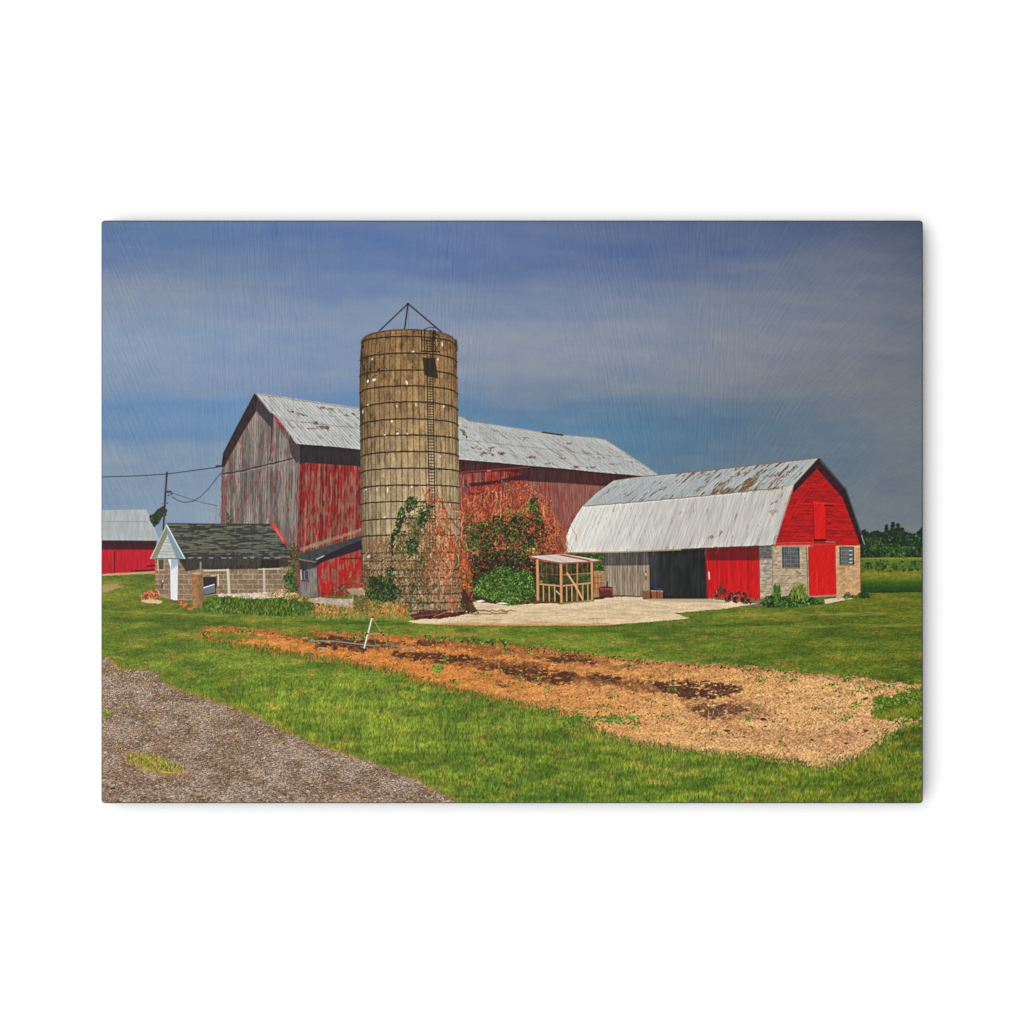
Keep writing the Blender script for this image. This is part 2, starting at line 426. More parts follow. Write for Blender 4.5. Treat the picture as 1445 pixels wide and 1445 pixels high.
for (x0, y0) in [(617, 944), (860, 1016), (893, 1013), (820, 1012), (875, 1018), (620, 941)]:
    splats(rng.normal(x0, 3, 6), rng.normal(y0, 2, 6), rng.uniform(2.2, 3.8, 6), rng.uniform(1.3, 2.0, 6), rng.uniform(-.5, .5, 6), pick([(112, 166, 66), (92, 146, 54)], 6), .85)
# row of low plants along the far side of the bed
rowp = [(588, 896), (640, 899), (700, 903), (760, 911), (830, 920), (900, 930), (1000, 937), (1120, 946), (1120, 951), (1000, 942), (900, 937), (830, 929), (760, 921), (700, 912), (640, 907), (590, 901)]
leaves(rowp, 900, [(46, 80, 30), (70, 110, 40), (96, 136, 52), (34, 58, 26)], (.8, 2.0), 0.35, 10, name='printed_weeds', asp=.55)
leaves([(600, 896), (720, 904), (720, 911), (640, 906), (600, 902)], 260, [(84, 128, 48), (52, 90, 34), (110, 150, 60)], (1.0, 2.4), 0.3, 8, name='printed_weeds', asp=.55)
poly([(300, 893), (345, 896), (360, 901), (330, 905), (300, 901)], lawn, 'printed_lawn', rough=4, rs=6, soft=2, op=.8)
poly([(395, 886), (440, 893), (452, 899), (425, 901), (395, 895)], lawn, 'printed_lawn', rough=4, rs=6, soft=2, op=.85)
poly([(352, 896), (380, 899), (372, 904), (350, 902)], lawn, 'printed_lawn', rough=4, rs=6, soft=2, op=.6)
# ragged grass fringe over the near side of the bed
for (ax, ay), (bx, by) in zip(dirt[19:-1], dirt[20:]):
    n = int(abs(bx - ax) * 2.5) + 2
    t = rng.uniform(0, 1, n)
    xs = ax + (bx - ax) * t; ys = ay + (by - ay) * t + rng.normal(1.5, 3.4, n)
    splats(xs, ys, rng.uniform(1.6, 3.6, n), .6, math.pi / 2 + rng.normal(0, .4, n), pick([(88, 124, 36), (60, 98, 28), (120, 146, 50), (44, 78, 26)], n), .7, 'printed_lawn')
poly([(600, 894), (660, 893), (690, 896), (660, 898), (610, 897)], (176, 118, 66), 'printed_bare_soil', rough=2, op=.7, soft=2)

# ---- gravel drive
drive = [(142, 924), (150, 928), (165, 938), (172, 943), (205, 945), (226, 949), (226, 958), (240, 968), (262, 977), (290, 984), (310, 992), (345, 1004), (375, 1018), (400, 1031), (425, 1041), (440, 1048), (478, 1061), (500, 1067), (530, 1078), (560, 1090), (590, 1099), (606, 1110), (625, 1120), (650, 1134), (142, 1134)]


def gravel(x, y):
    s = np.interp(y, [925, 1133], [0.75, 1.5]).astype(np.float32)
    wx = x + (vn(x / 4, y / 4, 77) - .5) * 3; wy = y + (vn(x / 4, y / 4, 78) - .5) * 3
    f = fbm(wx / (1.5 * s), wy / (1.1 * s), 71, 3, .8); m = fbm(x / 26, y / 12, 72, 4); w = fbm(x / 9, y / 5, 73, 3)
    c = mix((140, 115, 92), (157, 135, 117), sst(.36, .66, m))
    c = mix(c, (168, 134, 84), sst(.56, .72, w) * sst(1120, 960, y) * .45)
    c = c * (0.93 + 1.35 * (f - .5) + .12 * (m - .5) + .12 * (w - .5))[..., None]
    st = sst(.70, .80, vn(wx / (1.3 * s), wy / (1.0 * s), 75)) * sst(.5, .7, vn(x / 3.1, y / 2.3, 76))
    c = mix(c, (212, 196, 184), st * .75)
    dk = sst(.74, .84, vn(wx / (1.7 * s), wy / (1.1 * s), 79))
    return mix(c, (74, 56, 48), dk * .5)


poly([(p[0] + 4, p[1] - 3) for p in drive], (176, 134, 70), 'printed_gravel_drive', rough=4.5, rs=5, soft=4, op=.5)
poly(drive, gravel, 'printed_gravel_drive', rough=2.2, rs=4, soft=1.5)
t = rng.uniform(0, 1, 900); seg = rng.integers(1, 23, 900)
P = np.array(drive)
ex = P[seg] * (1 - t[:, None]) + P[seg + 1] * t[:, None]
ex = ex + rng.normal(0, 2.0, ex.shape)
splats(ex[:, 0], ex[:, 1], rng.uniform(.9, 2.6, 900), .6, rng.normal(.35, .6, 900), pick([(206, 154, 76), (190, 134, 66), (176, 120, 62), (150, 140, 60)], 900), .75 * sst(.42, .62, vn(ex[:, 0] / 14, ex[:, 1] / 14, 88)))
n_ = 1500; t = rng.uniform(0, 1, n_); seg = rng.integers(1, 23, n_)
ex = P[seg] * (1 - t[:, None]) + P[seg + 1] * t[:, None] + rng.normal(0, 2.2, (n_, 2)) + np.array([1.5, -2.0])
splats(ex[:, 0], ex[:, 1], rng.uniform(1.2, 2.8, n_), .45, math.pi / 2 + rng.normal(0, .5, n_), pick([(72, 104, 34), (92, 122, 40), (56, 88, 30), (120, 136, 52), (146, 132, 60)], n_), .7, 'printed_lawn')
ed = [(172, 1066), (178, 1060), (200, 1060), (222, 1066), (245, 1076), (268, 1085), (262, 1092), (230, 1097), (205, 1090), (180, 1076)]
poly(ed, (196, 146, 66), 'printed_lawn', rough=4, rs=4, soft=2, op=.45)
blades([(178, 1064), (215, 1064), (262, 1084), (240, 1092), (208, 1086), (180, 1074)], 420, [(150, 156, 50), (120, 140, 42), (84, 112, 36), (190, 168, 66), (66, 92, 34)], (3, 7), .6, 'printed_lawn', .5)
splats([236, 212, 168, 154, 222], [1090, 1086, 1054, 1006, 1054], [10, 5, 5, 8, 5], [1.2, .8, 1, 2, 1], 0.1, pick([(206, 150, 76)], 5), .7)
leaves([(143, 1002), (160, 1004), (158, 1010), (143, 1010)], 60, [(126, 140, 50), (96, 120, 44)], (1, 2), name='printed_lawn')
splats([182, 248, 225], [1016, 1018, 1024], [9, 3, 3], [1.6, 1.2, 1.2], 0, pick([(196, 188, 176)], 3), .6)
splats([160, 165, 152], [1113, 1118, 1110], [4, 3, 2], [1.6, 1, 1], 0, pick([(52, 46, 50)], 3), .7)
splats(rng.uniform(450, 520, 40), rng.uniform(1127, 1132, 40), 3, .8, 0, pick([(196, 140, 76)], 40), .4)

# ---- concrete yard
poly([(640, 780), (870, 776), (870, 853), (640, 853)], lambda x, y: sc((66, 62, 42), .7 + .6 * fbm(x / 3, y / 3, 99, 3)), 'printed_shrubs')
poly([(860, 838), (1076, 838), (1076, 856), (914, 852), (860, 848)], lambda x, y: sc((120, 100, 78), .8 + .4 * fbm(x / 3, y / 2, 98, 3)), 'printed_concrete_yard')
yard = [(575, 877), (612, 871), (655, 868), (660, 857), (667, 849), (690, 851), (719, 855), (747, 852), (792, 851), (838, 845), (860, 842), (950, 842), (1000, 845), (1068, 852), (1030, 858), (1000, 861), (951, 865), (972, 872.5), (918, 877.6), (845, 882.8), (746, 883), (640, 882), (590, 880)]


def conc(x, y):
    c = mix((212, 188, 152), (196, 142, 90), sst(877, 882.5, y + (fbm(x / 12, y / 3, 81, 2) - .5) * 3) * sst(905, 840, x))
    return c * (0.90 + .22 * fbm(x / 14, y / 2.5, 82, 3) + .14 * (fbm(x / 2, y / 1.4, 83, 2) - .5))[..., None]


poly(yard, conc, 'printed_concrete_yard', rough=.8)
line([(655, 862), (690, 862), (730, 862)], 1.6, (120, 84, 60), op=.7, wob=3)
line([(640, 866), (700, 866), (715, 864)], 2.4, (126, 84, 58), op=.6, wob=3)
for (x0, y0, w) in [(755, 865, 14), (812, 861, 7), (838, 873, 6), (846, 880, 10), (815, 874, 10), (880, 866, 7), (900, 872, 6), (790, 868, 12), (860, 858, 5), (700, 874, 14), (770, 878, 20)]:
    splats([x0], [y0], w, .5, 0, pick([(128, 110, 76)], 1), .6)

# ---- distant shed at the left edge, pole and wires
poly([(142, 761), (221, 761), (219, 806), (142, 810.5)], lambda x, y: sc(mix((70, 34, 42), (184, 34, 46), sst(774.5, 777, y)), .9 + .22 * fbm(x / 2, y / 14, 91, 2)), 'printed_far_shed')
line([(161.5, 778), (161.5, 808)], 1.8, (92, 26, 34)); line([(159, 778), (159, 808)], .8, (200, 60, 66), op=.6)
line([(208, 799), (219, 798)], 2.2, (60, 24, 32)); line([(186, 806), (219, 804)], 1.8, (62, 30, 32))
poly([(142, 720), (206, 719), (224.5, 763), (142, 762.5)], lambda x, y: sc((172, 177, 178), .92 + .16 * fbm(x / 3, y / 12, 92, 3)), 'printed_far_shed_roof')
line([(144, 736), (208, 736)], .8, (132, 142, 150), op=.8); line([(206, 720), (224, 762)], 1.0, (176, 206, 210), op=.8); line([(143, 762.5), (222, 763)], .9, (110, 112, 120), op=.7)
poly([(142, 810), (220, 806.5), (220, 809), (142, 813)], (190, 152, 104), 'printed_lawn', rough=.6)
poly([(142, 826), (165, 823), (172, 828), (150, 836), (142, 837)], (176, 148, 110), 'printed_lawn', rough=1.5, soft=2.5, op=.8)
line([(143, 673), (190, 671.8), (235, 669), (307, 659.3)], 1.1, (58, 62, 74), 'printed_wire')
line([(242, 695.5), (262, 702), (285, 709), (307, 714)], .8, (84, 94, 112), 'printed_wire')
line([(243, 701), (250, 706), (260, 709), (272, 707.5), (283, 701), (294, 690), (304, 677), (312, 667)], .9, (66, 74, 90), 'printed_wire')
line([(235.5, 667), (233.5, 695), (230.5, 748)], 2.6, (66, 66, 64), 'printed_utility_pole')
line([(234, 668), (232.6, 695)], .8, (120, 112, 100), op=.7)
splats([237, 240, 242, 238, 236, 229, 233], [694, 694, 697, 699, 710, 711, 714], [3, 2.5, 1.5, 2, 1.5, 1, 1], [1.6, 1.5, 1.5, 1, 1, 1, 1], 0, pick([(56, 60, 58)], 7), .9, 'printed_utility_pole')
pv = [(223, 718), (231, 714), (236, 720), (234, 728), (228, 730), (224, 738), (217, 743), (213, 736), (210, 728), (217, 725)]
poly(pv, (48, 76, 52), 'printed_climbing_plant', rough=1.5)
leaves(pv, 130, [(42, 66, 48), (60, 92, 56), (36, 54, 42), (74, 60, 62)], (.8, 1.7), name='printed_climbing_plant')

# ---- the big barn
SEAM_H = homog([(360, 555), (853, 620), (929, 671), (420, 626)])
wall_h = homog([(422, 627), (929, 671), (929, 800), (418, 800)])


def planks(u, w, seed):
    i = np.floor(u / w); fr = u / w - i
    tone = hsh(i, seed); gap = np.exp(-((fr - .5) * 0 + np.minimum(fr, 1 - fr)) / .10)
    return tone, gap


def side(x, y):
    u, v = wall_h(x, y); U = u * 620
    tone, gap = planks(U, 4.1, 101)
    worn = fbm(U / 1.7, y / 10, 102, 4) * .68 + fbm(U / 8, y / 13, 103, 3) * .32
    k = sst(.40, .60, worn + .12 * (tone - .5) + (y - 715) * .0007)
    red = mix((174, 48, 45), (140, 46, 46), sst(.3, .7, fbm(U / 2.2, y / 12, 105, 3)))
    c = mix(red, (152, 112, 92), k * .78)
    lum = .86 + .2 * (tone - .5) - .25 * gap + .42 * (fbm(U / 1.1, y / 11, 104, 3) - .5) + .06
    return c * lum[..., None]


def side2(x, y):
    c = side(x, y)
    g = mix(c, sc((156, 112, 100), .82 + .36 * fbm(wall_h(x, y)[0] * 620 / 1.6, y / 18, 109, 3)), np.clip((x - 680) / 140, 0, 1) * .62)
    return g * (1.0 - .06 * sst(700, 850, x))[..., None]


poly([(417.5, 626), (513, 634), (513, 800), (422, 800), (417.5, 790)], side, 'printed_barn')
poly([(640, 644), (932, 671), (932, 800), (640, 800)], side2, 'printed_barn')
poly([(420, 626), (510, 633), (510, 658), (430, 653), (421, 655)], lambda x, y: sc((50, 44, 46), .88 + .3 * fbm(x / 2, y / 9, 106, 2)), 'printed_barn', soft=1.6)
poly([(423, 779), (510, 750), (510, 745), (423, 773)], lambda x, y: sc((160, 134, 106), .8 + .4 * fbm(x / 1.6, y / 3, 107, 2)), 'printed_barn', op=.75, rough=1.5, soft=2)
for k in range(26):                                    # rusty nail heads
    xx = 455 + k * 2.1
    splats([xx], [707.5 + rng.normal(0, .5)], .8, .7, 0, pick([(96, 52, 46)], 1), .7)
# right-hand part: eave shade, conveyor pipe, slanting shade
poly([(640, 648), (745, 656), (800, 661), (932, 672), (900, 690), (851, 686), (800, 682), (745, 679), (700, 666), (640, 668)],
     lambda x, y: sc((66, 43, 43), .75 + .5 * fbm(wall_h(x, y)[0] * 620 / 2.2, y / 14, 108, 3)), 'printed_barn', soft=2, op=.93)
poly([(650, 668), (715, 665), (745, 670), (742, 672), (720, 674), (690, 672), (650, 672)], side, soft=1.5)
poly([(662, 682), (700, 678), (745, 667), (746, 676), (700, 683), (664, 687)], (62, 36, 40), soft=2, op=.9)
poly([(664, 688), (705, 683), (700, 695), (665, 697)], (176, 42, 40), soft=3, op=.45)
line([(650, 666.5), (700, 662.5), (748, 659)], 1.5, (164, 48, 46), op=.85); line([(650, 668.5), (700, 664.5)], .8, (84, 34, 38)); line([(688, 664.5), (692, 664.2)], 1.6, (220, 110, 100))
line([(655, 683), (660, 686), (662, 696), (675, 697), (695, 696)], 1.6, (84, 34, 34), op=.8, wob=2)


def gable(x, y):
    f = homog([(313, 660), (421, 640), (418, 775), (312, 760)])
    u, v = f(x, y); U = u * 118
    tone, gap = planks(U, 3.6, 111)
    worn = fbm(U / 1.8, y / 9, 112, 4) * .6 + fbm(U / 9, y / 13, 113, 2) * .4
    c = mix((142, 131, 122), (112, 104, 98), sst(.3, .7, fbm(U / 5, y / 40, 115, 2)))
    c = mix(c, (144, 68, 62), sst(.565, .65, worn + .06 * sst(40, 0, U) - .01) * .6)
    lum = .97 + .16 * (tone - .5) - .20 * gap + .50 * (fbm(U / .8, y / 10, 114, 3) - .5) + .03
    c = c * lum[..., None]
    return c


poly([(312.4, 740), (315, 658), (361, 560), (386, 586), (412, 618), (423, 627), (422.5, 655), (417.5, 778), (400, 778), (380, 742)], gable, 'printed_barn')
line([(314, 668.8), (335, 665.5), (356.4, 660.4), (385, 654), (417, 645.5)], 2.0, (72, 56, 54), wob=1.6, op=.85)
line([(314, 671.2), (335, 668), (356.4, 662.9), (385, 656.5), (416, 648)], 1.4, (160, 142, 132), op=.5, wob=2)
line([(384.7, 588), (383, 620), (380.5, 649)], 1.3, (56, 44, 44)); line([(386.4, 600), (384, 640)], 1.2, (150, 50, 48), op=.6)
line([(382.5, 660), (382.5, 740)], 1.0, (86, 72, 68), op=.7); line([(352, 681), (376, 680)], .7, (96, 80, 74), op=.7)
poly([(361.4, 556), (386, 583), (384.5, 606), (361.4, 580)], (66, 60, 64), soft=1.4, op=.95)
poly([(359.4, 554.6), (363, 558), (361.4, 581), (344.8, 607), (325, 643), (316.6, 659), (312.5, 657), (315, 639), (336, 598)], lambda x, y: sc((54, 48, 50), .85 + .3 * fbm(x / 2, y / 4, 116, 2)), 'printed_barn_roof', soft=1.2)
line([(361, 581), (344.8, 607), (325, 643), (317, 659)], 1.0, (150, 66, 62), op=.8)
poly([(409, 612), (423, 627), (423, 650), (418, 654), (410, 640), (408, 625)], (70, 62, 66), soft=1.6, op=.9)
for k in range(5):
    line([(393 + k * 3.2, 592 + k * 4.5), (395 + k * 3.2, 604 + k * 5)], 1.2, (72, 50, 48), op=.75)
poly([(386, 586), (390, 586), (404, 606), (398, 606), (390, 597)], (160, 44, 42), op=.7, soft=2)
line([(388, 590), (404, 604)], 1.0, (180, 120, 96), op=.8, wob=3)
line([(422.6, 656), (418, 776)], 1.2, (170, 120, 110), op=.7); line([(415, 660), (411, 745)], 2.2, (160, 154, 148), op=.45)
line([(313.6, 662), (312.6, 738)], 2.0, (112, 54, 50), op=.8, wob=1.5)
poly([(314, 680), (321, 680), (320, 736), (313, 737)], (116, 56, 52), op=.35, soft=3)
poly([(305, 656.5), (316, 656.5), (316, 659.5), (304, 659)], (64, 62, 66), 'printed_barn')
leaves([(319, 722), (325, 726), (328, 738), (320, 739)], 50, [(60, 92, 50), (44, 70, 42), (82, 112, 60)], (.7, 1.5), name='printed_climbing_plant')
tendrils(16, 303, 314, 712, 732, [(150, 96, 96), (120, 84, 86)], 1.4, (4, 9), (.3, .5), op=.6)


def roof(x, y):
    u, v = SEAM_H(x, y); U = u * 560
    fr = U / 4.3 - np.floor(U / 4.3)
    rid = np.exp(-np.minimum(fr, 1 - fr) ** 2 / .012)
    c = mix((176, 178, 176), (194, 194, 190), fbm(U / 14, v * 4, 121, 3))
    lum = .985 - .17 * rid * sst(1.25, .75, u + .2) + .22 * (fbm(U / 2.4, v * 7, 122, 3) - .5) - .045 * sst(.2, 1, u) + .05 * (fr > .5)
    c = c * lum[..., None]
    band = sst(.64, .76, fbm(U / 5, v * 6, 123, 4)) * sst(.05, .2, v)
    c = mix(c, (136, 114, 94), band * .5)
    spots = sst(.70, .80, fbm(U / 2.2, v * 22, 124, 3))
    c = mix(c, (104, 94, 88), spots * .5)
    lap = np.exp(-((v - .545 - .02 * (vn(U / 9, 0 * v, 126) - .5)) / .012) ** 2)
    return c * (1 - .24 * lap * (.4 + .6 * vn(U / 4, 0 * v, 127)))[..., None]


poly([(360, 554.5), (510, 576), (510, 634.5), (470, 630), (422.9, 626.8), (417, 625), (408, 611.4), (400, 600), (389.7, 586), (381.4, 582)], roof, 'printed_barn_roof', rough=.4)
poly([(640, 589), (648, 588.5), (655, 590.5), (661, 594), (700, 599.5), (757, 608.5), (800, 614.5), (839, 617.5), (854, 620), (880, 637), (929, 669.5), (918, 672.5), (880, 669.5), (839, 666), (800, 661.5), (744, 657), (700, 652.5), (640, 648)], roof, 'printed_barn_roof', rough=.4)
poly([(646, 588), (650, 588), (661, 594), (650, 592.5)], (186, 172, 144), op=.9)
line([(362, 556), (430, 566), (508, 577)], 1.0, (142, 122, 104), op=.8, wob=1); line([(661, 594.5), (757, 609), (839, 618), (853, 620.5)], .9, (150, 136, 120), op=.7, wob=1)
line([(361, 556), (382, 583)], 1.1, (160, 108, 104)); line([(389, 586), (400, 598), (410, 613), (419, 626)], 1.4, (190, 170, 160), wob=1)
line([(765.5, 610), (794, 614.3)], 2.2, (70, 56, 52), 'printed_barn_roof'); line([(854, 620), (928, 669.5)], 1.2, (150, 146, 140), op=.8)
line([(422, 627.5), (510, 635)], 1.2, (56, 48, 48)); line([(646, 649), (744, 657.8), (839, 667), (905, 672.5)], 1.6, (58, 42, 44))
RUST = [(126, 88, 62), (110, 76, 56), (146, 112, 84), (96, 72, 60)]
for (x0, y0, rx, ry, n) in [(455, 603, 8, 2.5, 40), (462, 604, 4, 2.5, 24), (446, 597, 5, 2, 18), (423, 585, 6, 2, 14), (412, 581, 4, 1.4, 10), (430, 586, 6, 1.2, 10), (455, 576, 5, 2, 16), (465, 577, 6, 1.4, 12), (490, 586, 5, 1.6, 12), (497, 584, 4, 1, 8), (440, 605, 8, 1.4, 14),
                            (655, 612, 2.2, 4, 18), (672, 632, 10, 4, 16), (682, 640, 7, 3, 26), (693, 634, 3, 3, 14), (695, 641, 2, 3, 10), (707, 640, 6, 2.4, 26), (750, 645, 6, 2, 24), (776, 654, 8, 2, 14), (742, 619, 4, 2, 10), (804, 626, 6, 1.4, 12), (794, 646, 5, 2, 10), (812, 659, 6, 2, 26), (836, 659, 6, 2, 14), (848, 646, 6, 1, 6), (868, 655, 8, 1, 8), (890, 652, 5, 1, 6)]:
    splats(rng.normal(x0, rx * .5, n), rng.normal(y0, ry * .5, n), rng.uniform(.8, 2.4, n), rng.uniform(.4, .8, n), .55 + rng.normal(0, .2, n), pick(RUST, n), .7)
line([(649, 607), (653, 608), (655, 613), (659, 616), (658, 618)], 1.6, (60, 58, 62), op=.85, wob=1.5)
for k in range(7):
    splats([690 + (k % 3) * 3 + rng.normal(0, .4)], [632 + (k // 3) * 4.2], 1.0, .8, 0, pick([(58, 52, 52)], 1), .9)

# ---- gambrel barn
# view past its left end
poly([(800, 775), (853, 775), (853, 845), (800, 850)], lambda x, y: sc((56, 84, 44), .7 + .6 * fbm(x / 3, y / 3, 131, 3)), 'printed_shrubs')
leaves([(806, 780), (852, 780), (852, 800), (806, 798)], 200, [(60, 104, 44), (40, 70, 36), (84, 132, 56)], (.8, 1.8), name='printed_shrubs')
poly([(837, 805), (853, 806), (853, 842), (837, 843)], lambda x, y: sc((186, 146, 104), .85 + .3 * fbm(x / 3, y / 2, 132, 2)), 'printed_field')
for xx in (839, 843.5, 848):
    line([(xx, 812), (xx, 838)], .9, (150, 78, 58), op=.8)
for yy2 in (815, 823, 831):
    line([(837, yy2), (852, yy2)], .9, (140, 72, 56), op=.8)
poly([(914, 774), (999, 772), (999, 846), (914, 846)], lambda x, y: sc((42, 43, 42), .75 + .5 * fbm(x / 7, y / 22, 133, 3)), 'printed_gambrel_barn')
poly([(915, 778), (930, 777), (928, 822), (917, 830)], (70, 76, 76), op=.5, soft=6)
line([(986, 778), (986, 842)], 1.4, (66, 64, 60), op=.4); line([(948, 782), (948, 838)], 3, (54, 58, 62), op=.4)
splats([924, 925, 924, 931, 944], [826, 830, 821, 832, 838], [3.4, 4, 2.5, 4, 2.5], [3, 2, 2, 2, 1.6], 0, pick([(44, 66, 104), (40, 60, 96)], 5), .8)


def greywood(x, y):
    tone, gap = planks(x, 3.6, 141)
    k = .86 + .2 * (tone - .5) - .22 * gap + .5 * (fbm(x / 1.2, y / 12, 142, 3) - .5)
    c = mix((98, 93, 86), (168, 148, 124), sst(797, 799, y + (x - 880) * .01))
    return c * (k + .06)[..., None]


poly([(851.5, 779), (915, 777), (916, 842), (865, 841), (853, 838)], greywood, 'printed_gambrel_barn')
line([(915.5, 798), (916, 844)], 1.8, (158, 122, 92)); line([(911.5, 806), (911.5, 818)], 1.6, (72, 62, 56)); line([(911.5, 809), (911.5, 812)], 1.2, (220, 206, 190))
line([(853, 840.5), (915, 842)], 1.6, (84, 60, 46), wob=1.5)


def reddoor(x, y):
    tone, gap = planks(x, 3.4, 151)
    c = mix((118, 24, 34), (206, 30, 34), sst(789.5, 792, y - (x - 1030) * .006 * 0))
    return c * (.92 + .12 * (tone - .5) - .10 * gap + .26 * (fbm(x / 1.4, y / 14, 152, 3) - .5) + .03)[..., None]


poly([(995.5, 772), (1071, 770), (1071.6, 845), (998, 843.5)], reddoor, 'printed_sliding_door')
line([(996, 776), (998.4, 843)], 1.2, (150, 20, 28)); line([(1000.3, 807.5), (1001, 817)], 1.6, (222, 196, 190)); line([(1071.5, 772), (1072.5, 846)], 1.4, (84, 48, 46), op=.8)


def blockw(x, y):
    c = mix((106, 104, 100), (168, 156, 138), sst(786, 792, y))
    n = fbm(x / 4, y / 3, 161, 3)
    c = mix(c, (190, 162, 122), sst(812, 842, y) * .6)
    cr = np.exp(-(((y - 772) % 9.6) - 4.8) ** 2 / .5) * .18
    return c * (.75 + .5 * n - cr)[..., None]


poly([(1071.5, 770), (1090, 770), (1090.5, 845), (1072.7, 845)], blockw, 'printed_stone_wall')


def stone(x, y):
    t = sst(1140, 1185, x)
    c = mix((174, 156, 128), (190, 152, 110), t)
    n = fbm(x / 5, y / 3.2, 162, 4); s = fbm(x / 1.1, y / 1.1, 163, 2)
    cr = np.exp(-(((y - 772) % 10.5) - 9) ** 2 / .4) * .2 * (1 - t) * (vn(x / 6, y / 6, 165) > .4)
    c = c * (.74 + .36 * n + .22 * s - cr)[..., None]
    return mix(c, (150, 92, 60), sst(.66, .74, fbm(x / 3, y / 2, 164, 3)) * .4)


poly([(1089, 769), (1143, 769), (1143, 849), (1090, 847)], stone, 'printed_stone_wall')
poly([(1178, 769), (1213.8, 768), (1214.5, 838), (1200, 842), (1180, 845)], stone, 'printed_stone_wall')
line([(1090.2, 772), (1090.6, 845)], 1.0, (128, 112, 92), op=.8); line([(1213.6, 770), (1214.2, 838)], 1.0, (150, 84, 60), op=.7)
for (x0, y0, x1, y1) in [(1104, 773, 1127.5, 801), (1185, 772, 1204.3, 797)]:
    poly([(x0 - 1, y0), (x1 + 1, y0), (x1 + 1.2, y1 + 1.6), (x0, y1 + 1.6)], (156, 116, 88), 'printed_window')
    poly([(x0, y0 - 1), (x1, y0 - 1), (x1 + .4, y1), (x0 + .6, y1 - .4)], lambda x, y: sc((74, 84, 86), .7 + .6 * fbm(x / 3, y / 4, 171, 3)), 'printed_window')
    w = x1 - x0
    for k in range(1, 8):
        line([(x0 + w * k / 8, y0), (x0 + w * k / 8 + .4, y1)], .7 if k != 4 else 1.8, (150, 156, 152) if k != 4 else (134, 100, 84), op=.55 if k != 4 else .9)
    for k in range(1, 5):
        line([(x0, y0 + (y1 - y0) * k / 5), (x1, y0 + (y1 - y0) * k / 5)], .7, (146, 150, 146), op=.5)
    line([(x0, y0), (x0 + .5, y1)], 1.0, (54, 60, 62), op=.8); line([(x1, y0), (x1 + .5, y1)], 1.0, (54, 60, 62), op=.8)
for yq in (777, 783, 789, 794):
    line([(1199, yq), (1202, yq)], 1.6, (206, 216, 218), op=.8)
line([(1124.5, 806), (1127, 808.5), (1130, 809)], 1.2, (96, 60, 48)); line([(1112, 815.5), (1117, 815.8)], 1.2, (128, 70, 54), op=.8)


def gred(x, y):
    f = homog([(1100, 700), (1205, 703), (1212, 769), (1095, 766)])
    u, v = f(x, y)
    V = v * 15; fr = V - np.floor(V)
    tone = hsh(np.floor(V), 181)
    c = mix((194, 26, 28), (168, 22, 28), sst(.35, .65, fbm(x / 10, y / 3, 182, 3)))
    ln = np.exp(-(fr - .9) ** 2 / .02) * .20 * sst(.35, .6, vn(x / 9, np.floor(V) * 3.7, 183))
    return c * (.96 + .08 * (tone - .5) - ln + .24 * (fbm(x / 5, y / 1.2, 184, 3) - .5))[..., None]


poly([(1094.5, 766), (1118.5, 690), (1153, 660), (1192, 700), (1213, 769.6), (1180, 770), (1140, 768)], gred, 'printed_gambrel_barn')
for (x0, y0, x1, y1) in [(1150, 680.5, 1159, 682), (1135, 707.5, 1146, 708.5), (1113, 717, 1124, 716), (1127, 724.5, 1145, 726), (1118, 732, 1126, 731), (1124, 757, 1136, 757), (1195, 754, 1208, 754), (1198, 739, 1204, 738), (1120, 747, 1134, 746)]:
    line([(x0, y0), (x1, y1)], 1.2, (104, 20, 26), op=.65)
poly([(1147, 708), (1165, 709), (1165.3, 760), (1149.5, 760.5)], lambda x, y: sc((212, 28, 30), .92 + .16 * fbm(x / 1.6, y / 12, 185, 2)), 'printed_loft_door')
line([(1147.6, 709), (1149.4, 761)], 1.1, (130, 18, 24)); line([(1164.8, 712), (1165, 760)], .9, (160, 22, 26), op=.8); line([(1147, 709.4), (1177, 711)], 1.3, (222, 54, 48), op=.8)
line([(1164, 713.3), (1176, 713.6)], 2.2, (70, 18, 24)); line([(1166, 722), (1176, 722)], 1.6, (126, 22, 28), op=.8); line([(1149.5, 762.2), (1164.5, 762.2)], 3.0, (62, 20, 26))
line([(1137, 707), (1146.5, 709.5)], 1.8, (120, 20, 26), op=.7)
line([(1095, 768.2), (1140, 767.6), (1179, 769)], 3.0, (206, 44, 42), 'printed_gambrel_barn'); line([(1096, 766), (1148, 765.4)], .9, (236, 120, 100), op=.6); line([(1148, 770.6), (1178, 770.6)], 1.2, (96, 24, 26)); line([(1166, 764.5), (1178, 765.5)], 1.8, (140, 120, 110), op=.8)
poly([(1141, 771.5), (1179, 770.5), (1180.7, 839.5), (1142.8, 842)], lambda x, y: sc((210, 28, 30), .90 + .2 * (fbm(x / 1.5, y / 16, 186, 3) - .5) + .08 * fbm(x / 8, y / 8, 187, 2) + .03), 'printed_large_door')
line([(1141, 772), (1142.7, 841)], 1.4, (140, 20, 26)); line([(1137.5, 773), (1139.5, 800), (1140, 843)], 1.6, (150, 66, 50), op=.7); line([(1143, 842.5), (1180, 840)], 2.4, (150, 128, 108))
line([(1153, 806), (1153, 836)], .9, (232, 84, 60), op=.6); line([(1161, 815), (1161, 830)], .9, (232, 84, 60), op=.5)
poly([(1163, 846), (1180, 843.5), (1207, 844.5), (1188, 847.5), (1165, 852)], (214, 186, 154), 'printed_concrete_yard', rough=.6)
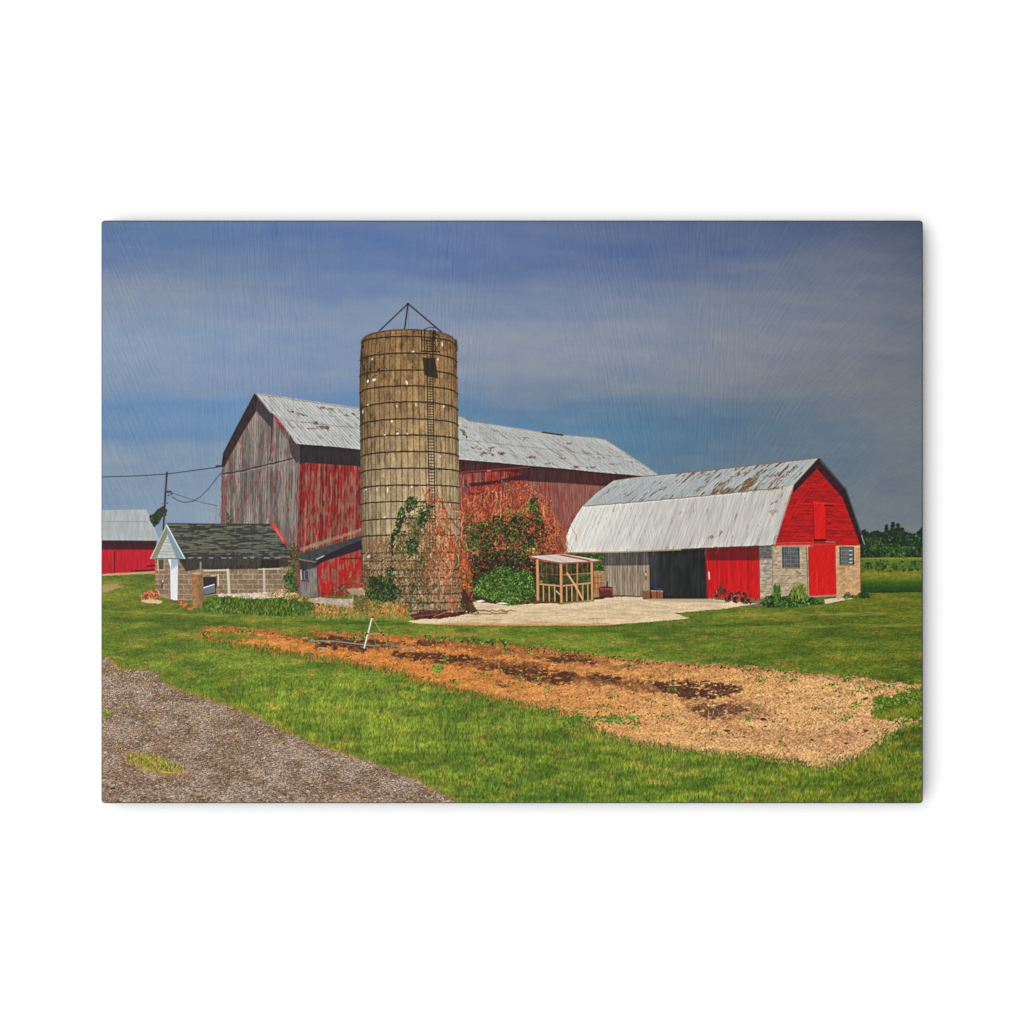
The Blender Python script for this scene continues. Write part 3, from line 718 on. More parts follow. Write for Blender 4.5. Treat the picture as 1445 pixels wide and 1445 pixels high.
# roof undersides on the gable end
poly([(1154.5, 646), (1158, 648), (1194, 690), (1219.8, 767.6), (1213.6, 769), (1189, 703), (1153, 661.5), (1119.6, 696), (1119, 685)], lambda x, y: sc((58, 34, 38), .8 + .4 * fbm(x / 3, y / 3, 188, 2)), 'printed_gambrel_barn_roof')
line([(1157.5, 650), (1194, 691), (1217, 758)], 1.6, (62, 82, 86)); line([(1216, 756), (1220, 768)], 1.4, (150, 140, 124)); line([(1151, 664), (1120, 696)], .9, (124, 60, 58), op=.8)
up_h = homog([(866, 678), (1154.5, 646), (1119.4, 684), (824, 714)]); lo_h = homog([(824, 714), (1119.4, 684), (1093, 769.5), (798, 779.5)])


def roofu(x, y):
    u, v = up_h(x, y); U = u * 330
    c = mix((164, 172, 174), (184, 186, 182), fbm(U / 14, v * 2, 191, 3))
    fr = U / 7.2 - np.floor(U / 7.2)
    lum = .98 + .24 * (fbm(U / 1.8, v * 3, 192, 3) - .5) - .08 * np.exp(-np.minimum(fr, 1 - fr) ** 2 / .006)
    c = c * lum[..., None]
    r = fbm(U / 6.5 + 3, v * 3.0, 193, 4) + .10 * sst(.35, .7, u) - .12 * sst(.35, .05, u) - .14 * sst(.86, .96, u)
    r2 = fbm(U / .9, v * 7, 194, 2)
    r = r - .045
    c = mix(c, (134, 110, 80), sst(.56, .66, r + (r2 - .5) * .34) * .6)
    return mix(c, (92, 64, 42), sst(.62, .72, r + (r2 - .5) * .40) * .55)


def roofl(x, y):
    u, v = lo_h(x, y); U = u * 330
    c = mix((226, 224, 214), (200, 197, 190), sst(.05, .55, u))
    fr = U / 9.1 - np.floor(U / 9.1)
    lum = .975 + .18 * (fbm(U / 2.0, v * 3.2, 201, 3) - .5) + .10 * (fbm(U / 11, v * 3, 202, 2) - .5) - .07 * np.exp(-np.minimum(fr, 1 - fr) ** 2 / .004)
    c = c * lum[..., None]
    r = fbm(U / 4, v * 6, 203, 4) + .12 * sst(.85, 1.0, v) * sst(.3, .5, u) + .04 * sst(.6, .9, u)
    return mix(c, (150, 124, 96), sst(.72, .84, r) * .5)


poly([(798, 779.5), (799.5, 756), (806, 740), (814, 726), (822, 714.5), (880, 709), (980, 700), (1100.5, 688), (1119.5, 684), (1106, 727), (1093, 769.5), (1040, 771), (980, 773.5), (900, 778), (840, 779.8)], roofl, 'printed_gambrel_barn_roof', rough=.4)
poly([(822, 714.5), (840, 697), (866, 678), (900, 673), (999, 664), (1060, 657), (1154.5, 646.2), (1119.5, 684.5), (1100.5, 688.5), (980, 700.5), (880, 709.5)], roofu, 'printed_gambrel_barn_roof', rough=.4)
line([(824, 714.4), (880, 710), (980, 701), (1050, 694), (1100, 688.5)], 1.3, (120, 104, 84), op=.75, wob=1.2); line([(824, 716), (900, 710), (1050, 696)], .8, (240, 238, 228), op=.6)
line([(866, 678), (900, 673), (999, 664), (1060, 657), (1154.5, 646.4)], 1.0, (120, 92, 70), op=.85)
line([(1119.5, 685), (1106, 727), (1093.5, 768)], 1.6, (196, 160, 140)); line([(1116, 694), (1103, 735), (1095, 766)], .9, (150, 96, 80), op=.6)
line([(1120, 684), (1154, 647)], 1.0, (150, 136, 126)); line([(798, 780), (870, 779.3), (962, 775.5)], 1.8, (166, 142, 112)); line([(962, 775.6), (1040, 772), (1093, 770)], 1.4, (80, 58, 50), wob=1)
for (x0, y0, x1, y1, n) in [(1010, 690, 1046, 664, 34), (1062, 680, 1100, 668, 34), (1088, 684, 1118, 664, 30), (1016, 694, 1024, 686, 14), (1035, 672, 1060, 664, 20), (985, 672, 1000, 669, 12), (1055, 679, 1070, 674, 14), (1075, 659, 1082, 654, 10), (1110, 668, 1128, 656, 16),
                            (976, 698, 1000, 680, 22), (934, 692, 948, 682, 12), (1086, 690, 1104, 688, 20), (1012, 696, 1060, 692, 24), (1088, 712, 1099, 706, 10), (1085, 724, 1096, 722, 10), (1012, 758, 1020, 748, 10), (998, 760, 1006, 756, 8), (1090, 770, 1098, 752, 10)]:
    t = rng.uniform(0, 1, n)
    splats(x0 + (x1 - x0) * t + rng.normal(0, 1.2, n), y0 + (y1 - y0) * t + rng.normal(0, 1.2, n), rng.uniform(1, 3.2, n), rng.uniform(.4, .9, n), -.75 + rng.normal(0, .25, n), pick([(112, 82, 54), (92, 66, 44), (138, 108, 74), (160, 132, 98)], n), .65)
for k in range(46):
    x0 = rng.uniform(802, 1090); u0 = (x0 - 798) / 300; y0 = 779 - u0 * 9 - rng.uniform(5, 60); L = rng.uniform(6, 20)
    sl_ = .38 - .08 * u0
    line([(x0, y0), (x0 - L * sl_, y0 + L)], .8, (166, 164, 156), op=.35)
# things by the openings
poly([(845, 829), (851, 827), (864, 828), (865, 841), (850, 844), (845, 840)], lambda x, y: sc((112, 54, 46), .7 + .5 * fbm(x / 3, y / 2, 211, 2)), 'printed_oil_drum'); line([(847, 831), (863, 831)], 1.4, (164, 98, 84), op=.8); line([(846, 842.5), (865, 842.5)], 1.8, (58, 34, 32)); line([(857, 821), (857, 829)], 2, (44, 34, 34)); line([(853, 828), (853, 843)], 1, (66, 34, 32), op=.7)
poly([(906, 834), (916, 833), (917, 846), (907, 846)], (132, 88, 62), 'printed_crate')
poly([(919, 833), (935, 834), (935, 845.5), (920, 846)], lambda x, y: sc((140, 88, 58), .8 + .4 * fbm(x / 1.4, y / 6, 212, 2)), 'printed_crate'); line([(919, 833.5), (935, 834.3)], 1.4, (186, 136, 96)); line([(927, 834), (927, 846)], 1.1, (74, 44, 34)); line([(931, 834), (931, 846)], .8, (90, 52, 38))
poly([(914, 845), (1000, 845), (1030, 851), (914, 848)], (186, 160, 130), 'printed_concrete_yard', soft=2)
leaves([(1006, 838), (1012, 832), (1018, 822), (1024, 834), (1050, 836), (1068, 846), (1068, 852), (1030, 850), (1010, 847)], 330, [(96, 46, 36), (62, 34, 32), (128, 66, 48), (44, 28, 28), (150, 90, 64)], (.9, 2.2), .4, 6, name='printed_scrap_iron', asp=.6)
poly([(1012, 838), (1017, 820), (1023, 838)], (104, 54, 42), 'printed_scrap_iron', op=.8, rough=1)
splats([1037, 1047, 1029, 1056], [845, 846, 844, 847], [3, 3, 2.6, 3], [3.2, 3, 3, 2.6], 0, pick([(58, 32, 30)], 4), .8)

# ---- block milk house
poly([(405, 776), (426, 776), (428, 842), (405, 842)], lambda x, y: sc((104, 84, 66), .7 + .6 * fbm(x / 3, y / 4, 97, 3)), 'printed_milk_house')
def blocks(x, y):
    r = np.floor((y - 789) / 7.1); fy = (y - 789) / 7.1 - r
    uu = x / 14.0 + (r % 2) * .5; fx = uu - np.floor(uu)
    mort = np.maximum(np.exp(-np.minimum(fy, 1 - fy) ** 2 / .008), np.exp(-np.minimum(fx, 1 - fx) ** 2 / .0016))
    t = vn(np.floor(uu) * 5.3, r * 3.1, 221)
    c = mix((134, 112, 90), (180, 158, 128), mort * .75)
    return c * (.78 + .22 * t + .3 * fbm(x / 1.6, y / 1.4, 222, 2) - .02)[..., None]


poly([(219, 789), (254, 789), (254, 850), (219, 838)], blocks, 'printed_milk_house')
poly([(254, 789), (412, 789), (412, 838), (300, 840), (254, 850)], blocks, 'printed_milk_house')
poly([(219, 836), (245, 842), (245, 847), (219, 841)], (168, 140, 110), 'printed_milk_house', op=.8)
poly([(255, 786), (412, 786), (412, 799), (370, 803), (300, 804), (285, 803), (262, 806)], lambda x, y: sc((62, 58, 52), .8 + .4 * fbm(x / 2, y / 5, 223, 2)), 'printed_milk_house', op=.93, soft=2)
poly([(368, 790), (394, 790), (394, 801), (368, 802)], (44, 40, 40), op=.7, soft=2)
poly([(222, 790), (231, 790), (231, 803), (223, 804)], (88, 84, 66), 'printed_window'); line([(222.6, 791), (223.2, 804)], 1.6, (204, 182, 130)); line([(222, 804.5), (232, 804.5)], 1.2, (196, 176, 140)); line([(232, 790), (231.5, 803)], 1.2, (176, 150, 118))
line([(229, 822), (228.6, 829)], 1.4, (62, 48, 44)); line([(230, 819), (229.4, 821)], 1.2, (230, 226, 220))
poly([(237.5, 789), (251.2, 789), (250.8, 848.5), (240.8, 845), (240.2, 800), (238.5, 794)], lambda x, y: sc(mix((160, 182, 200), (226, 228, 230), np.maximum(sst(797, 806, y + (x - 245) * .6), sst(242.5, 240.5, x))), .97 + .05 * fbm(x / 2, y / 6, 224, 2)), 'printed_white_door')
line([(238.8, 797), (240.4, 846)], 1.0, (204, 96, 96), op=.75); line([(251.5, 790), (251, 848)], .9, (120, 124, 130), op=.7)
poly([(257, 786), (252, 789), (262, 806), (262, 790)], (58, 54, 50), op=.8, soft=1.5)


def shingle(x, y):
    f = homog([(235, 738.5), (386, 739.5), (413, 787), (258, 787)])
    u, v = f(x, y)
    r = np.floor(v * 15); fv = v * 15 - r
    k = fbm(x / 15 + r * 1.37, v * 15 * .9, 231, 3)
    c = mix((70, 70, 65), (114, 116, 100), sst(.36, .64, k + (vn(x / 4, r, 232) - .5) * .16))
    return c * (.92 + .18 * (fbm(x / 1.6, y / 1.2, 233, 2) - .5) - .16 * (fv < .2) - .05 * (hsh(r, 234)))[..., None]


poly([(235, 738.5), (386, 739.5), (400, 763), (413, 787.5), (258, 787.5)], shingle, 'printed_milk_house_roof')
line([(236, 739), (386, 740)], 1.2, (58, 56, 52)); line([(259, 788), (412, 788)], 1.3, (66, 62, 58))
for k in range(9):
    x0 = 266 + k * 15 + rng.uniform(-3, 3); line([(x0, 787.3), (x0 + rng.uniform(2, 8), 787.3)], 1.0, (196, 184, 180), op=.7)
line([(384.5, 740), (392, 750), (402, 765)], 4.2, (222, 62, 52), 'printed_milk_house_roof'); line([(402, 765), (412, 775.5)], 2.4, (140, 62, 54)); line([(389, 747), (399, 762)], 1.2, (250, 150, 130), op=.6)
poly([(235, 741), (212.5, 788.5), (220, 788.5), (236, 757), (253, 788.5), (261, 788.5)], (134, 138, 116), 'printed_milk_house_roof')
poly([(237, 753), (221, 788), (253, 788)], lambda x, y: sc((196, 198, 194), .88 + .16 * fbm(x / 3, y / 2, 241, 2) - .14 * (((y - 753) % 4.2) < .8)), 'printed_milk_house')
poly([(235.5, 741), (259, 788.5), (249, 788.5), (237, 757)], (128, 152, 164), 'printed_milk_house_roof'); line([(235.3, 741), (260.5, 788)], 1.5, (222, 228, 228), 'printed_milk_house_roof'); line([(235, 741), (212.6, 788)], 1.2, (196, 196, 184)); line([(220, 788.5), (253, 788.5)], 1.2, (92, 90, 80))
line([(283, 794), (283, 808)], 2.4, (140, 138, 124)); line([(288, 805.3), (320, 804.5)], 2.4, (196, 186, 164), 'printed_milk_house'); line([(321.5, 804.5), (323.5, 838)], 4.0, (198, 190, 168)); line([(298, 812), (307, 812)], 1.6, (190, 176, 150)); line([(308, 811.5), (308, 826)], 2.4, (196, 184, 160))
line([(365, 803.2), (394, 802.6)], 1.6, (196, 176, 146)); line([(372.5, 803), (373, 837)], 3.0, (190, 180, 160))
poly([(286.5, 814), (305, 814), (305, 838), (287, 840)], (58, 52, 54), 'printed_milk_house'); line([(305.5, 813), (305.5, 826)], 1.6, (120, 66, 54))
poly([(287, 829), (303, 825), (304, 836), (288, 839)], (112, 114, 120), 'printed_metal_sheet'); line([(287, 829.5), (302, 824.8)], 1.5, (220, 220, 224))
poly([(269, 809), (277, 807), (286, 809.5), (288, 854), (280, 858), (272, 858)], lambda x, y: sc(mix((158, 116, 76), (132, 100, 72), sst(275, 287, x)), .8 + .4 * fbm(x / 2.4, y / 3, 242, 3)), 'printed_block_pillar'); poly([(269, 809), (277, 807), (286, 809.5), (278, 811.5)], (196, 152, 104), 'printed_block_pillar')
poly([(306, 838), (350, 837), (401, 834), (420, 838), (395, 843), (360, 845), (308, 842)], lambda x, y: sc((206, 184, 160), .75 + .5 * fbm(x / 3, y / 1.6, 243, 3)), 'printed_rubble', rough=1.5)
poly([(198, 847), (215, 845), (229, 848), (228, 852), (205, 851)], (208, 182, 140), 'printed_concrete_yard', rough=1)
leaves([(196, 845), (203, 836), (214, 832), (224, 836), (226, 844), (215, 847)], 220, [(196, 104, 62), (214, 128, 80), (160, 80, 50), (226, 150, 100)], (.8, 2), name='printed_dead_brush')
leaves([(246, 847), (256, 848), (272, 857), (272, 862), (262, 858)], 120, [(190, 108, 66), (168, 92, 54), (206, 134, 84)], (.8, 2), name='printed_dead_brush')
tall = [(286, 851), (300, 846), (320, 842), (345, 845), (370, 846), (400, 843), (420, 846), (445, 848), (462, 858), (455, 866), (400, 869), (340, 866), (300, 866), (288, 862)]
poly(tall, (70, 104, 38), 'printed_weeds', rough=2, soft=2)
blades(tall, 1500, [(70, 112, 38), (96, 138, 48), (48, 84, 32), (122, 152, 64), (38, 66, 28)], (3, 8), .6, 'printed_weeds', .4)
leaves([(295, 848), (312, 842), (312, 862), (296, 862)], 60, [(98, 148, 66), (70, 120, 48)], (1.5, 3), name='printed_weeds', asp=.35)

# ---- lean-to between barn and silo
poly([(446, 796), (511, 772), (511, 838), (450, 843)], lambda x, y: sc(mix((188, 40, 36), (150, 104, 84), sst(.46, .66, fbm(x / 1.9, y / 10, 251, 4))), .86 + .34 * (fbm(x / 1.3, y / 12, 252, 3) - .5) + .05), 'printed_lean_to')
poly([(421, 790), (447, 794), (449, 842), (425, 842), (421, 820)], lambda x, y: sc(mix((68, 64, 66), (140, 130, 124), sst(801, 806, y - (436 - x) * .3)), .85 + .5 * (fbm(x / 1.4, y / 10, 253, 3) - .5) + .05), 'printed_lean_to')
line([(447.5, 797), (449, 842)], 1.2, (92, 50, 48)); line([(421.5, 795), (422.5, 828)], 2.2, (150, 48, 44), op=.8)
poly([(424.5, 804), (435, 806), (435, 818), (426, 818)], (70, 74, 80), 'printed_window'); line([(424.5, 804), (425.5, 818)], 1.2, (206, 190, 180)); line([(425, 819), (435.5, 820)], 1.4, (66, 50, 48)); line([(429.5, 806), (429.8, 818)], .8, (130, 132, 134))
poly([(445, 794), (457, 783), (511, 760), (511, 775), (480, 785), (460, 791), (447, 798)], (46, 42, 46), 'printed_lean_to', soft=1.6)
poly([(421, 787), (424, 781), (440, 777), (511, 755.5), (511, 762), (486, 771), (457, 784), (446, 793), (432, 791)], lambda x, y: sc((66, 70, 71), .85 + .3 * fbm(x / 4, y / 3, 254, 2)), 'printed_lean_to_roof'); line([(447, 789), (457, 784.5)], 1.6, (170, 166, 160)); line([(423, 789.5), (445, 793)], 1.2, (128, 118, 108))
line([(481, 789), (510, 787.5)], 1.6, (86, 32, 34)); line([(511, 764), (511, 836)], 1.6, (60, 34, 36), op=.7)
for k in range(8):
    splats([427 + k * 3.4], [780 - k * 1.2], .8, 1.2, 0, pick([(58, 46, 44)], 1), .8)

# ---- silo
hoops = [(483.7, 474.7, 488.5), (508.6, 498.2, 510.7), (531.4, 522, 533.5), (555, 544.3, 556.3), (579.2, 567, 579.2), (601.3, 591, 600.6), (622.8, 613.8, 621.5), (645.7, 637, 644.3), (667.8, 660.6, 665.7), (690, 684.4, 687.9), (712, 707.7, 710.7), (736.3, 731.5, 733.6), (757.8, 755, 755.7),
         (781, 780, 779.2), (792.4, 791.7, 791), (804, 804.5, 803.5), (814, 815.5, 814.5), (825, 827, 825.5), (836, 838.5, 837), (848, 851, 848.5), (858, 862, 859)]


def edges(y):
    l = np.interp(y, [480, 500, 545, 620, 740, 800, 862], [510.5, 508.5, 507.3, 508.2, 509.6, 511, 513])
    r = np.interp(y, [480, 500, 600, 740, 800, 862], [643.8, 644.6, 646.6, 649.3, 650.6, 653.5])
    return l, r


def silo(x, y):
    l, r = edges(y); cx = (l + r) / 2; rad = (r - l) / 2
    t = np.clip((x - cx) / rad, -.999, .999); th = np.arcsin(t)
    S_ = th / .1225 + .3; i = np.floor(S_); fr = S_ - i
    # course of staves
    bow = np.interp(y, [474, 790, 862], [11.5, .4, -3.2]) * (1 - np.sqrt(1 - t * t))
    yc = y - bow
    course = np.floor((yc - 474.7) / 23.2)
    tone = vn(i * 7.1, course * 3.3, 261); gap = np.exp(-(np.minimum(fr, 1 - fr)) ** 2 / (.010 / np.maximum(np.cos(th), .3)))
    base = mix((154, 120, 78), (188, 164, 124), sst(490, 730, y))
    base = mix(base, (162, 138, 104), sst(760, 860, y))
    lam = .62 + .42 * np.clip(np.cos(th - .18), 0, 1) ** .7
    k = lam * (.97 + .17 * (tone - .5) + .26 * (fbm(i * 3 + fr * 2, y / 11, 262, 3) - .5) + .22 * (fbm(x / 1.3, y / 1.6, 263, 2) - .5) - .32 * gap * (.55 + .45 * vn(x / 3, y / 5, 264)))
    k = k - .20 * sst(.5, .75, fbm(x / 7, y / 14, 265, 4)) * sst(760, 480, y) - .10 * sst(.5, .7, fbm(x / 2, y / 18, 267, 3))
    # grime gathered under each hoop
    dd = (yc - 474.7) % 23.2
    k = k - .10 * np.exp(-dd / 3.0) * (vn(x / 4, y / 8, 266))
    return base * k[..., None]


body = [(510.5, 480), (514, 476), (524, 470), (540, 466.6), (558, 464.8), (576, 464.3), (596, 464.8), (612, 466.5), (628, 470.5), (638, 475), (643.8, 481), (644.6, 500), (646.6, 600), (649.3, 740), (650.6, 800), (653.5, 860), (640, 866), (585, 868), (540, 864), (513, 856), (511, 800), (509.6, 740), (508.2, 620), (507.3, 545), (508.5, 500)]
line([(575.8, 428.5), (534.3, 468)], 1.7, (52, 44, 46), 'printed_silo_frame'); line([(575.8, 428.5), (570.8, 466)], 2.0, (52, 44, 46), 'printed_silo_frame'); line([(575.8, 428.5), (600, 449), (623, 468.6)], 1.9, (52, 44, 46), 'printed_silo_frame'); line([(576.4, 432), (576.4, 464)], .6, (96, 84, 92), op=.7)
splats([575.8], [428.8], 2.0, 1.6, 0, pick([(48, 42, 44)], 1), 1, 'printed_silo_frame')
poly(body, silo, 'printed_silo', rough=.35)
l_, r_ = edges(np.array([480.0]))


def hoop(yl, ym, yr, w=1.5, c=(62, 50, 40), op=.92):
    pts = []
    for k in range(25):
        t = -1 + 2 * k / 24.0; yy_ = (yl + yr) / 2; l, r = edges(yy_); cx = (l + r) / 2; rad = (r - l) / 2
        e = 1 - math.sqrt(max(0, 1 - t * t))
        y_ = ym + e * ((yl if t < 0 else yr) - ym)
        pts.append((cx + rad * t, y_))
    pts = [pts[0]] + pts[1:]
    line(pts, w, c, 'printed_silo', op, .8, int(ym))


hoop(481, 465.2, 483, 1.8, (92, 76, 54)); hoop(487, 470.6, 489, 1.0, (104, 84, 56), .6)
for h_ in hoops:
    hoop(*h_, w=2.1 if h_[1] < 700 else 1.9)
line([(643.5, 480), (645, 494), (644.8, 495)], 2.2, (66, 56, 44), wob=1)
for (x0, y0, rx, ry, a_) in [(624, 486, 1.2, 3.4, 0), (525, 506.8, 1.2, 1.4, 0), (583, 496, 2, 1.2, 0), (574, 540, 1.6, 3.6, -.3), (528, 536, 3, 2, -.4), (519, 538, 1.5, 2.6, .3), (560, 573, 1.0, 2.4, -.5), (587, 571, .9, 2.6, 0), (626, 573.5, 1.4, 1.8, 0), (553, 594.5, 1.8, 1.9, 0), (519, 571.5, 1.5, 1, 0), (561, 612, 2, 1.4, -.6),
                             (543, 613.6, 1.6, 1.2, 0), (575, 612, 1.2, 1.2, 0), (621, 643.5, .9, 3.2, 0), (547, 691.5, 1.3, 4.8, 0), (532, 690.5, .9, 3, 0), (516.5, 691, 1.2, 1.2, 0), (581, 687, 1.4, 1.6, 0), (635, 711.5, 1, 1.8, 0), (543, 730, 2.5, 1, -.3), (512, 581, .8, 3.5, 0), (548, 807, 1.5, 3.5, 0), (535, 809, 1.4, 3.2, 0), (609, 757, 1.6, 2, 0), (602, 806, 1.6, 2.6, 0), (612, 808, 3, 1.2, 0), (603, 828, 1.4, 3, 0), (520, 785, 3, 2, 0), (618, 507, 1, 2, 0)]:
    splats([x0], [y0], rx, ry, a_, pick([(226, 216, 200)], 1, .03), .85)
for (x0, y0) in [(522, 520), (534, 522), (552, 503), (527, 532), (531, 530), (545, 520), (533, 498), (580, 491), (582, 518), (586, 519), (590, 522), (561, 609), (574, 607.5), (550, 612), (545, 601), (515, 731), (617, 617), (621, 641), (620, 663), (588, 686), (559, 545)]:
    splats([x0 + rng.normal(0, .4)], [y0], rng.uniform(1, 2.0), rng.uniform(.6, 1.4), rng.uniform(0, 3), pick([(58, 42, 34)], 1), .85)
# ladder, cage and hatch
DKI = (46, 38, 36)
poly([(596, 504.5), (614, 505), (618.5, 534), (608, 532), (599, 529)], (58, 46, 36), 'printed_silo', op=.95)
for (xa, ya, xb, yb) in [(602.6, 480, 602.8, 540), (602.8, 540, 606.2, 740), (606.2, 740, 606.5, 780), (610.4, 470, 611, 540), (611, 540, 614.2, 740), (614.2, 740, 616, 780)]:
    line([(xa, ya), (xb, yb)], 1.5, DKI, 'printed_ladder')
yr = 478.0
while yr < 778:
    xo = np.interp(yr, [480, 540, 740, 780], [602.6, 602.8, 606.2, 606.5]); line([(xo, yr), (xo + 8.2, yr + .4)], 1.1, DKI, 'printed_ladder'); yr += 3.55 if yr < 600 else 4.3
for xx in (595, 599, 608, 611.5, 614):
    line([(xx, 466), (xx + .4, 496)], 1.3, DKI, 'printed_ladder')
line([(594.5, 495.5), (620, 496.5)], 2.2, DKI, 'printed_ladder'); line([(595, 499.5), (616, 500)], 1.2, DKI); line([(595, 480), (614, 481)], 1, DKI)
line([(598, 465), (606, 462), (616, 462.5), (622, 468)], 1.0, DKI, 'printed_ladder'); line([(612, 467), (618, 474), (622, 480), (615, 494)], 1.0, DKI); line([(613, 486), (619, 495)], 1, DKI, op=.8)
splats([612, 616, 613, 618], [470, 472, 477, 481], [3, 3, 2.4, 1.6], [2, 1.4, 4, 2], .2, pick([DKI], 4), .75)

# ---- vines
DEADV = [(176, 96, 58), (150, 78, 48), (200, 124, 82), (122, 70, 46), (190, 86, 48), (214, 150, 108), (96, 60, 42)]
BROWNV = [(132, 88, 58), (104, 72, 50), (164, 116, 78), (84, 60, 44), (190, 146, 100)]
GRN = [(48, 82, 40), (36, 64, 36), (66, 108, 48), (30, 50, 32), (86, 128, 58)]
mass = [(648, 705), (655, 697), (668, 690), (690, 684), (705, 678), (730, 678), (755, 688), (775, 700), (785, 725), (797, 745), (801, 768), (796, 786), (750, 800), (740, 846), (660, 850), (652, 800)]
poly([(650, 720), (668, 712), (700, 706), (740, 704), (770, 716), (784, 740), (795, 764), (794, 784), (755, 796), (745, 846), (660, 850), (652, 800)], lambda x, y: sc(mix((138, 66, 50), (84, 54, 40), sst(740, 830, y)), .65 + .7 * fbm(x / 3, y / 4, 271, 3)), 'printed_dead_vines', rough=5, rs=5, soft=4, op=.75)
tendrils(620, 650, 800, 680, 790, DEADV, 2.2, (6, 20), (.35, .75), name='printed_dead_vines', op=.7, pts=mass)
leaves(mass, 4200, [(196, 84, 44), (172, 72, 42), (212, 108, 62), (140, 66, 44), (190, 112, 76), (110, 58, 42)], (.6, 1.5), .45, 9, seed=9, name='printed_dead_vines', op=.75)
leaves([(655, 740), (690, 735), (730, 738), (780, 740), (790, 770), (770, 800), (660, 830)], 900, [(70, 48, 38), (54, 44, 34), (96, 60, 42)], (.8, 2.0), .5, 9, seed=11, name='printed_dead_vines', op=.7)
green = [(664, 742), (680, 736), (702, 726), (716, 712), (728, 722), (740, 715), (754, 698), (760, 716), (766, 732), (768, 748), (762, 772), (758, 796), (730, 796), (690, 790), (668, 790), (658, 770)]
leaves(green, 1900, GRN + [(26, 40, 28), (40, 50, 32)], (.8, 1.8), .52, 10, seed=12, name='printed_shrubs', asp=.7)
leaves(green, 420, [(104, 146, 56), (132, 168, 76), (80, 124, 48), (150, 180, 90)], (.7, 1.5), .55, 8, seed=13, name='printed_shrubs', asp=.7, op=.8)
leaves([(752, 706), (758, 700), (763, 730), (756, 736)], 60, [(44, 70, 38), (60, 92, 46)], (1, 2), name='printed_shrubs')
leaves([(650, 730), (668, 725), (675, 770), (655, 800)], 260, [(86, 100, 46), (112, 120, 58), (60, 76, 38)], (.7, 1.6), .4, 7, name='printed_dead_vines')
leaves([(664, 800), (690, 792), (758, 790), (758, 848), (664, 846)], 500, [(34, 48, 32), (28, 40, 30), (48, 62, 36)], (1, 2.4), name='printed_shrubs')
lowb = [(668, 822), (676, 812), (692, 808), (705, 797), (716, 792), (726, 800), (740, 804), (752, 808), (755, 838), (720, 848), (690, 846), (668, 838)]
poly(lowb, lambda x, y: sc((58, 92, 42), .6 + .8 * fbm(x / 2, y / 1.8, 275, 3)), 'printed_shrubs', rough=3, soft=2)
leaves(lowb, 2600, [(60, 104, 40), (84, 136, 50), (44, 78, 34), (112, 162, 68), (34, 58, 30), (36, 60, 32), (124, 166, 80)], (.7, 1.5), .2, 7, seed=15, name='printed_shrubs', asp=.6)
leaves([(700, 843), (760, 840), (760, 852), (720, 854), (690, 850)], 160, [(84, 132, 50), (112, 150, 64), (70, 100, 44)], (.8, 1.8), name='printed_weeds')
leaves([(664, 735), (700, 728), (760, 730), (775, 760), (760, 800), (668, 800)], 900, [(38, 54, 34), (30, 44, 32), (48, 66, 38), (62, 74, 42)], (.8, 1.9), .5, 11, seed=17, name='printed_shrubs', asp=.7)
leaves([(655, 790), (680, 780), (760, 786), (757, 806), (700, 802), (672, 824), (656, 840)], 500, [(40, 40, 32), (52, 50, 36), (30, 32, 28)], (.8, 2), .3, 9, seed=18, name='printed_shrubs')
leaves([(653, 720), (670, 716), (684, 760), (676, 820), (656, 846)], 500, [(70, 74, 40), (92, 88, 46), (52, 56, 36), (120, 84, 50)], (.7, 1.7), .42, 8, seed=19, name='printed_dead_vines')
# vines on the silo
leaves([(572, 704), (592, 704), (612, 714), (616, 760), (606, 800), (560, 806), (545, 800), (552, 760)], 900, [(108, 96, 56), (82, 78, 44), (128, 96, 62), (62, 62, 38), (150, 118, 78)], (.7, 1.6), .5, 7, seed=23, name='printed_dead_vines', op=.7)
leaves([(602, 730), (618, 735), (624, 780), (628, 840), (600, 850), (596, 780)], 500, [(96, 62, 46), (120, 74, 50), (74, 52, 40), (150, 92, 62)], (.7, 1.6), .4, 7, seed=24, name='printed_dead_vines', op=.7, vert=True)
hang = [(518, 762), (545, 758), (560, 738), (575, 720), (590, 706), (604, 700), (622, 706), (636, 740), (648, 758), (655, 790), (656, 862), (560, 866), (530, 848), (514, 830), (514, 800)]
leaves([(512, 785), (540, 762), (600, 740), (650, 760), (654, 862), (560, 866), (513, 840)], 3000, BROWNV + [(196, 158, 112), (70, 60, 42)], (.6, 1.6), .45, 8, seed=21, name='printed_dead_vines', op=.6, vert=True)
tendrils(300, 518, 650, 730, 835, BROWNV, 2.2, (6, 18), (.35, .65), name='printed_dead_vines', op=.65, pts=hang)
tendrils(90, 600, 638, 690, 800, DEADV, 2.4, (10, 26), (.4, .8), drift=.35, name='printed_dead_vines', op=.75)
tendrils(34, 596, 616, 684, 710, DEADV, 2.0, (4, 9), (.3, .5), name='printed_dead_vines', op=.7)
tendrils(30, 518, 552, 758, 768, [(160, 104, 64), (130, 84, 54)], 2, (5, 12), (.35, .6), name='printed_dead_vines', op=.75)
leaves([(614, 705), (626, 712), (642, 762), (656, 792), (660, 850), (630, 858), (624, 800), (616, 760)], 900, [(204, 92, 46), (186, 78, 40), (216, 120, 66), (158, 70, 42)], (.6, 1.5), .5, 7, seed=22, name='printed_dead_vines', op=.75)
leaves([(650, 770), (662, 790), (668, 830), (656, 846), (650, 800)], 330, [(206, 92, 46), (186, 104, 52), (150, 96, 50)], (.7, 1.6), .3, 7, name='printed_dead_vines', op=.8)
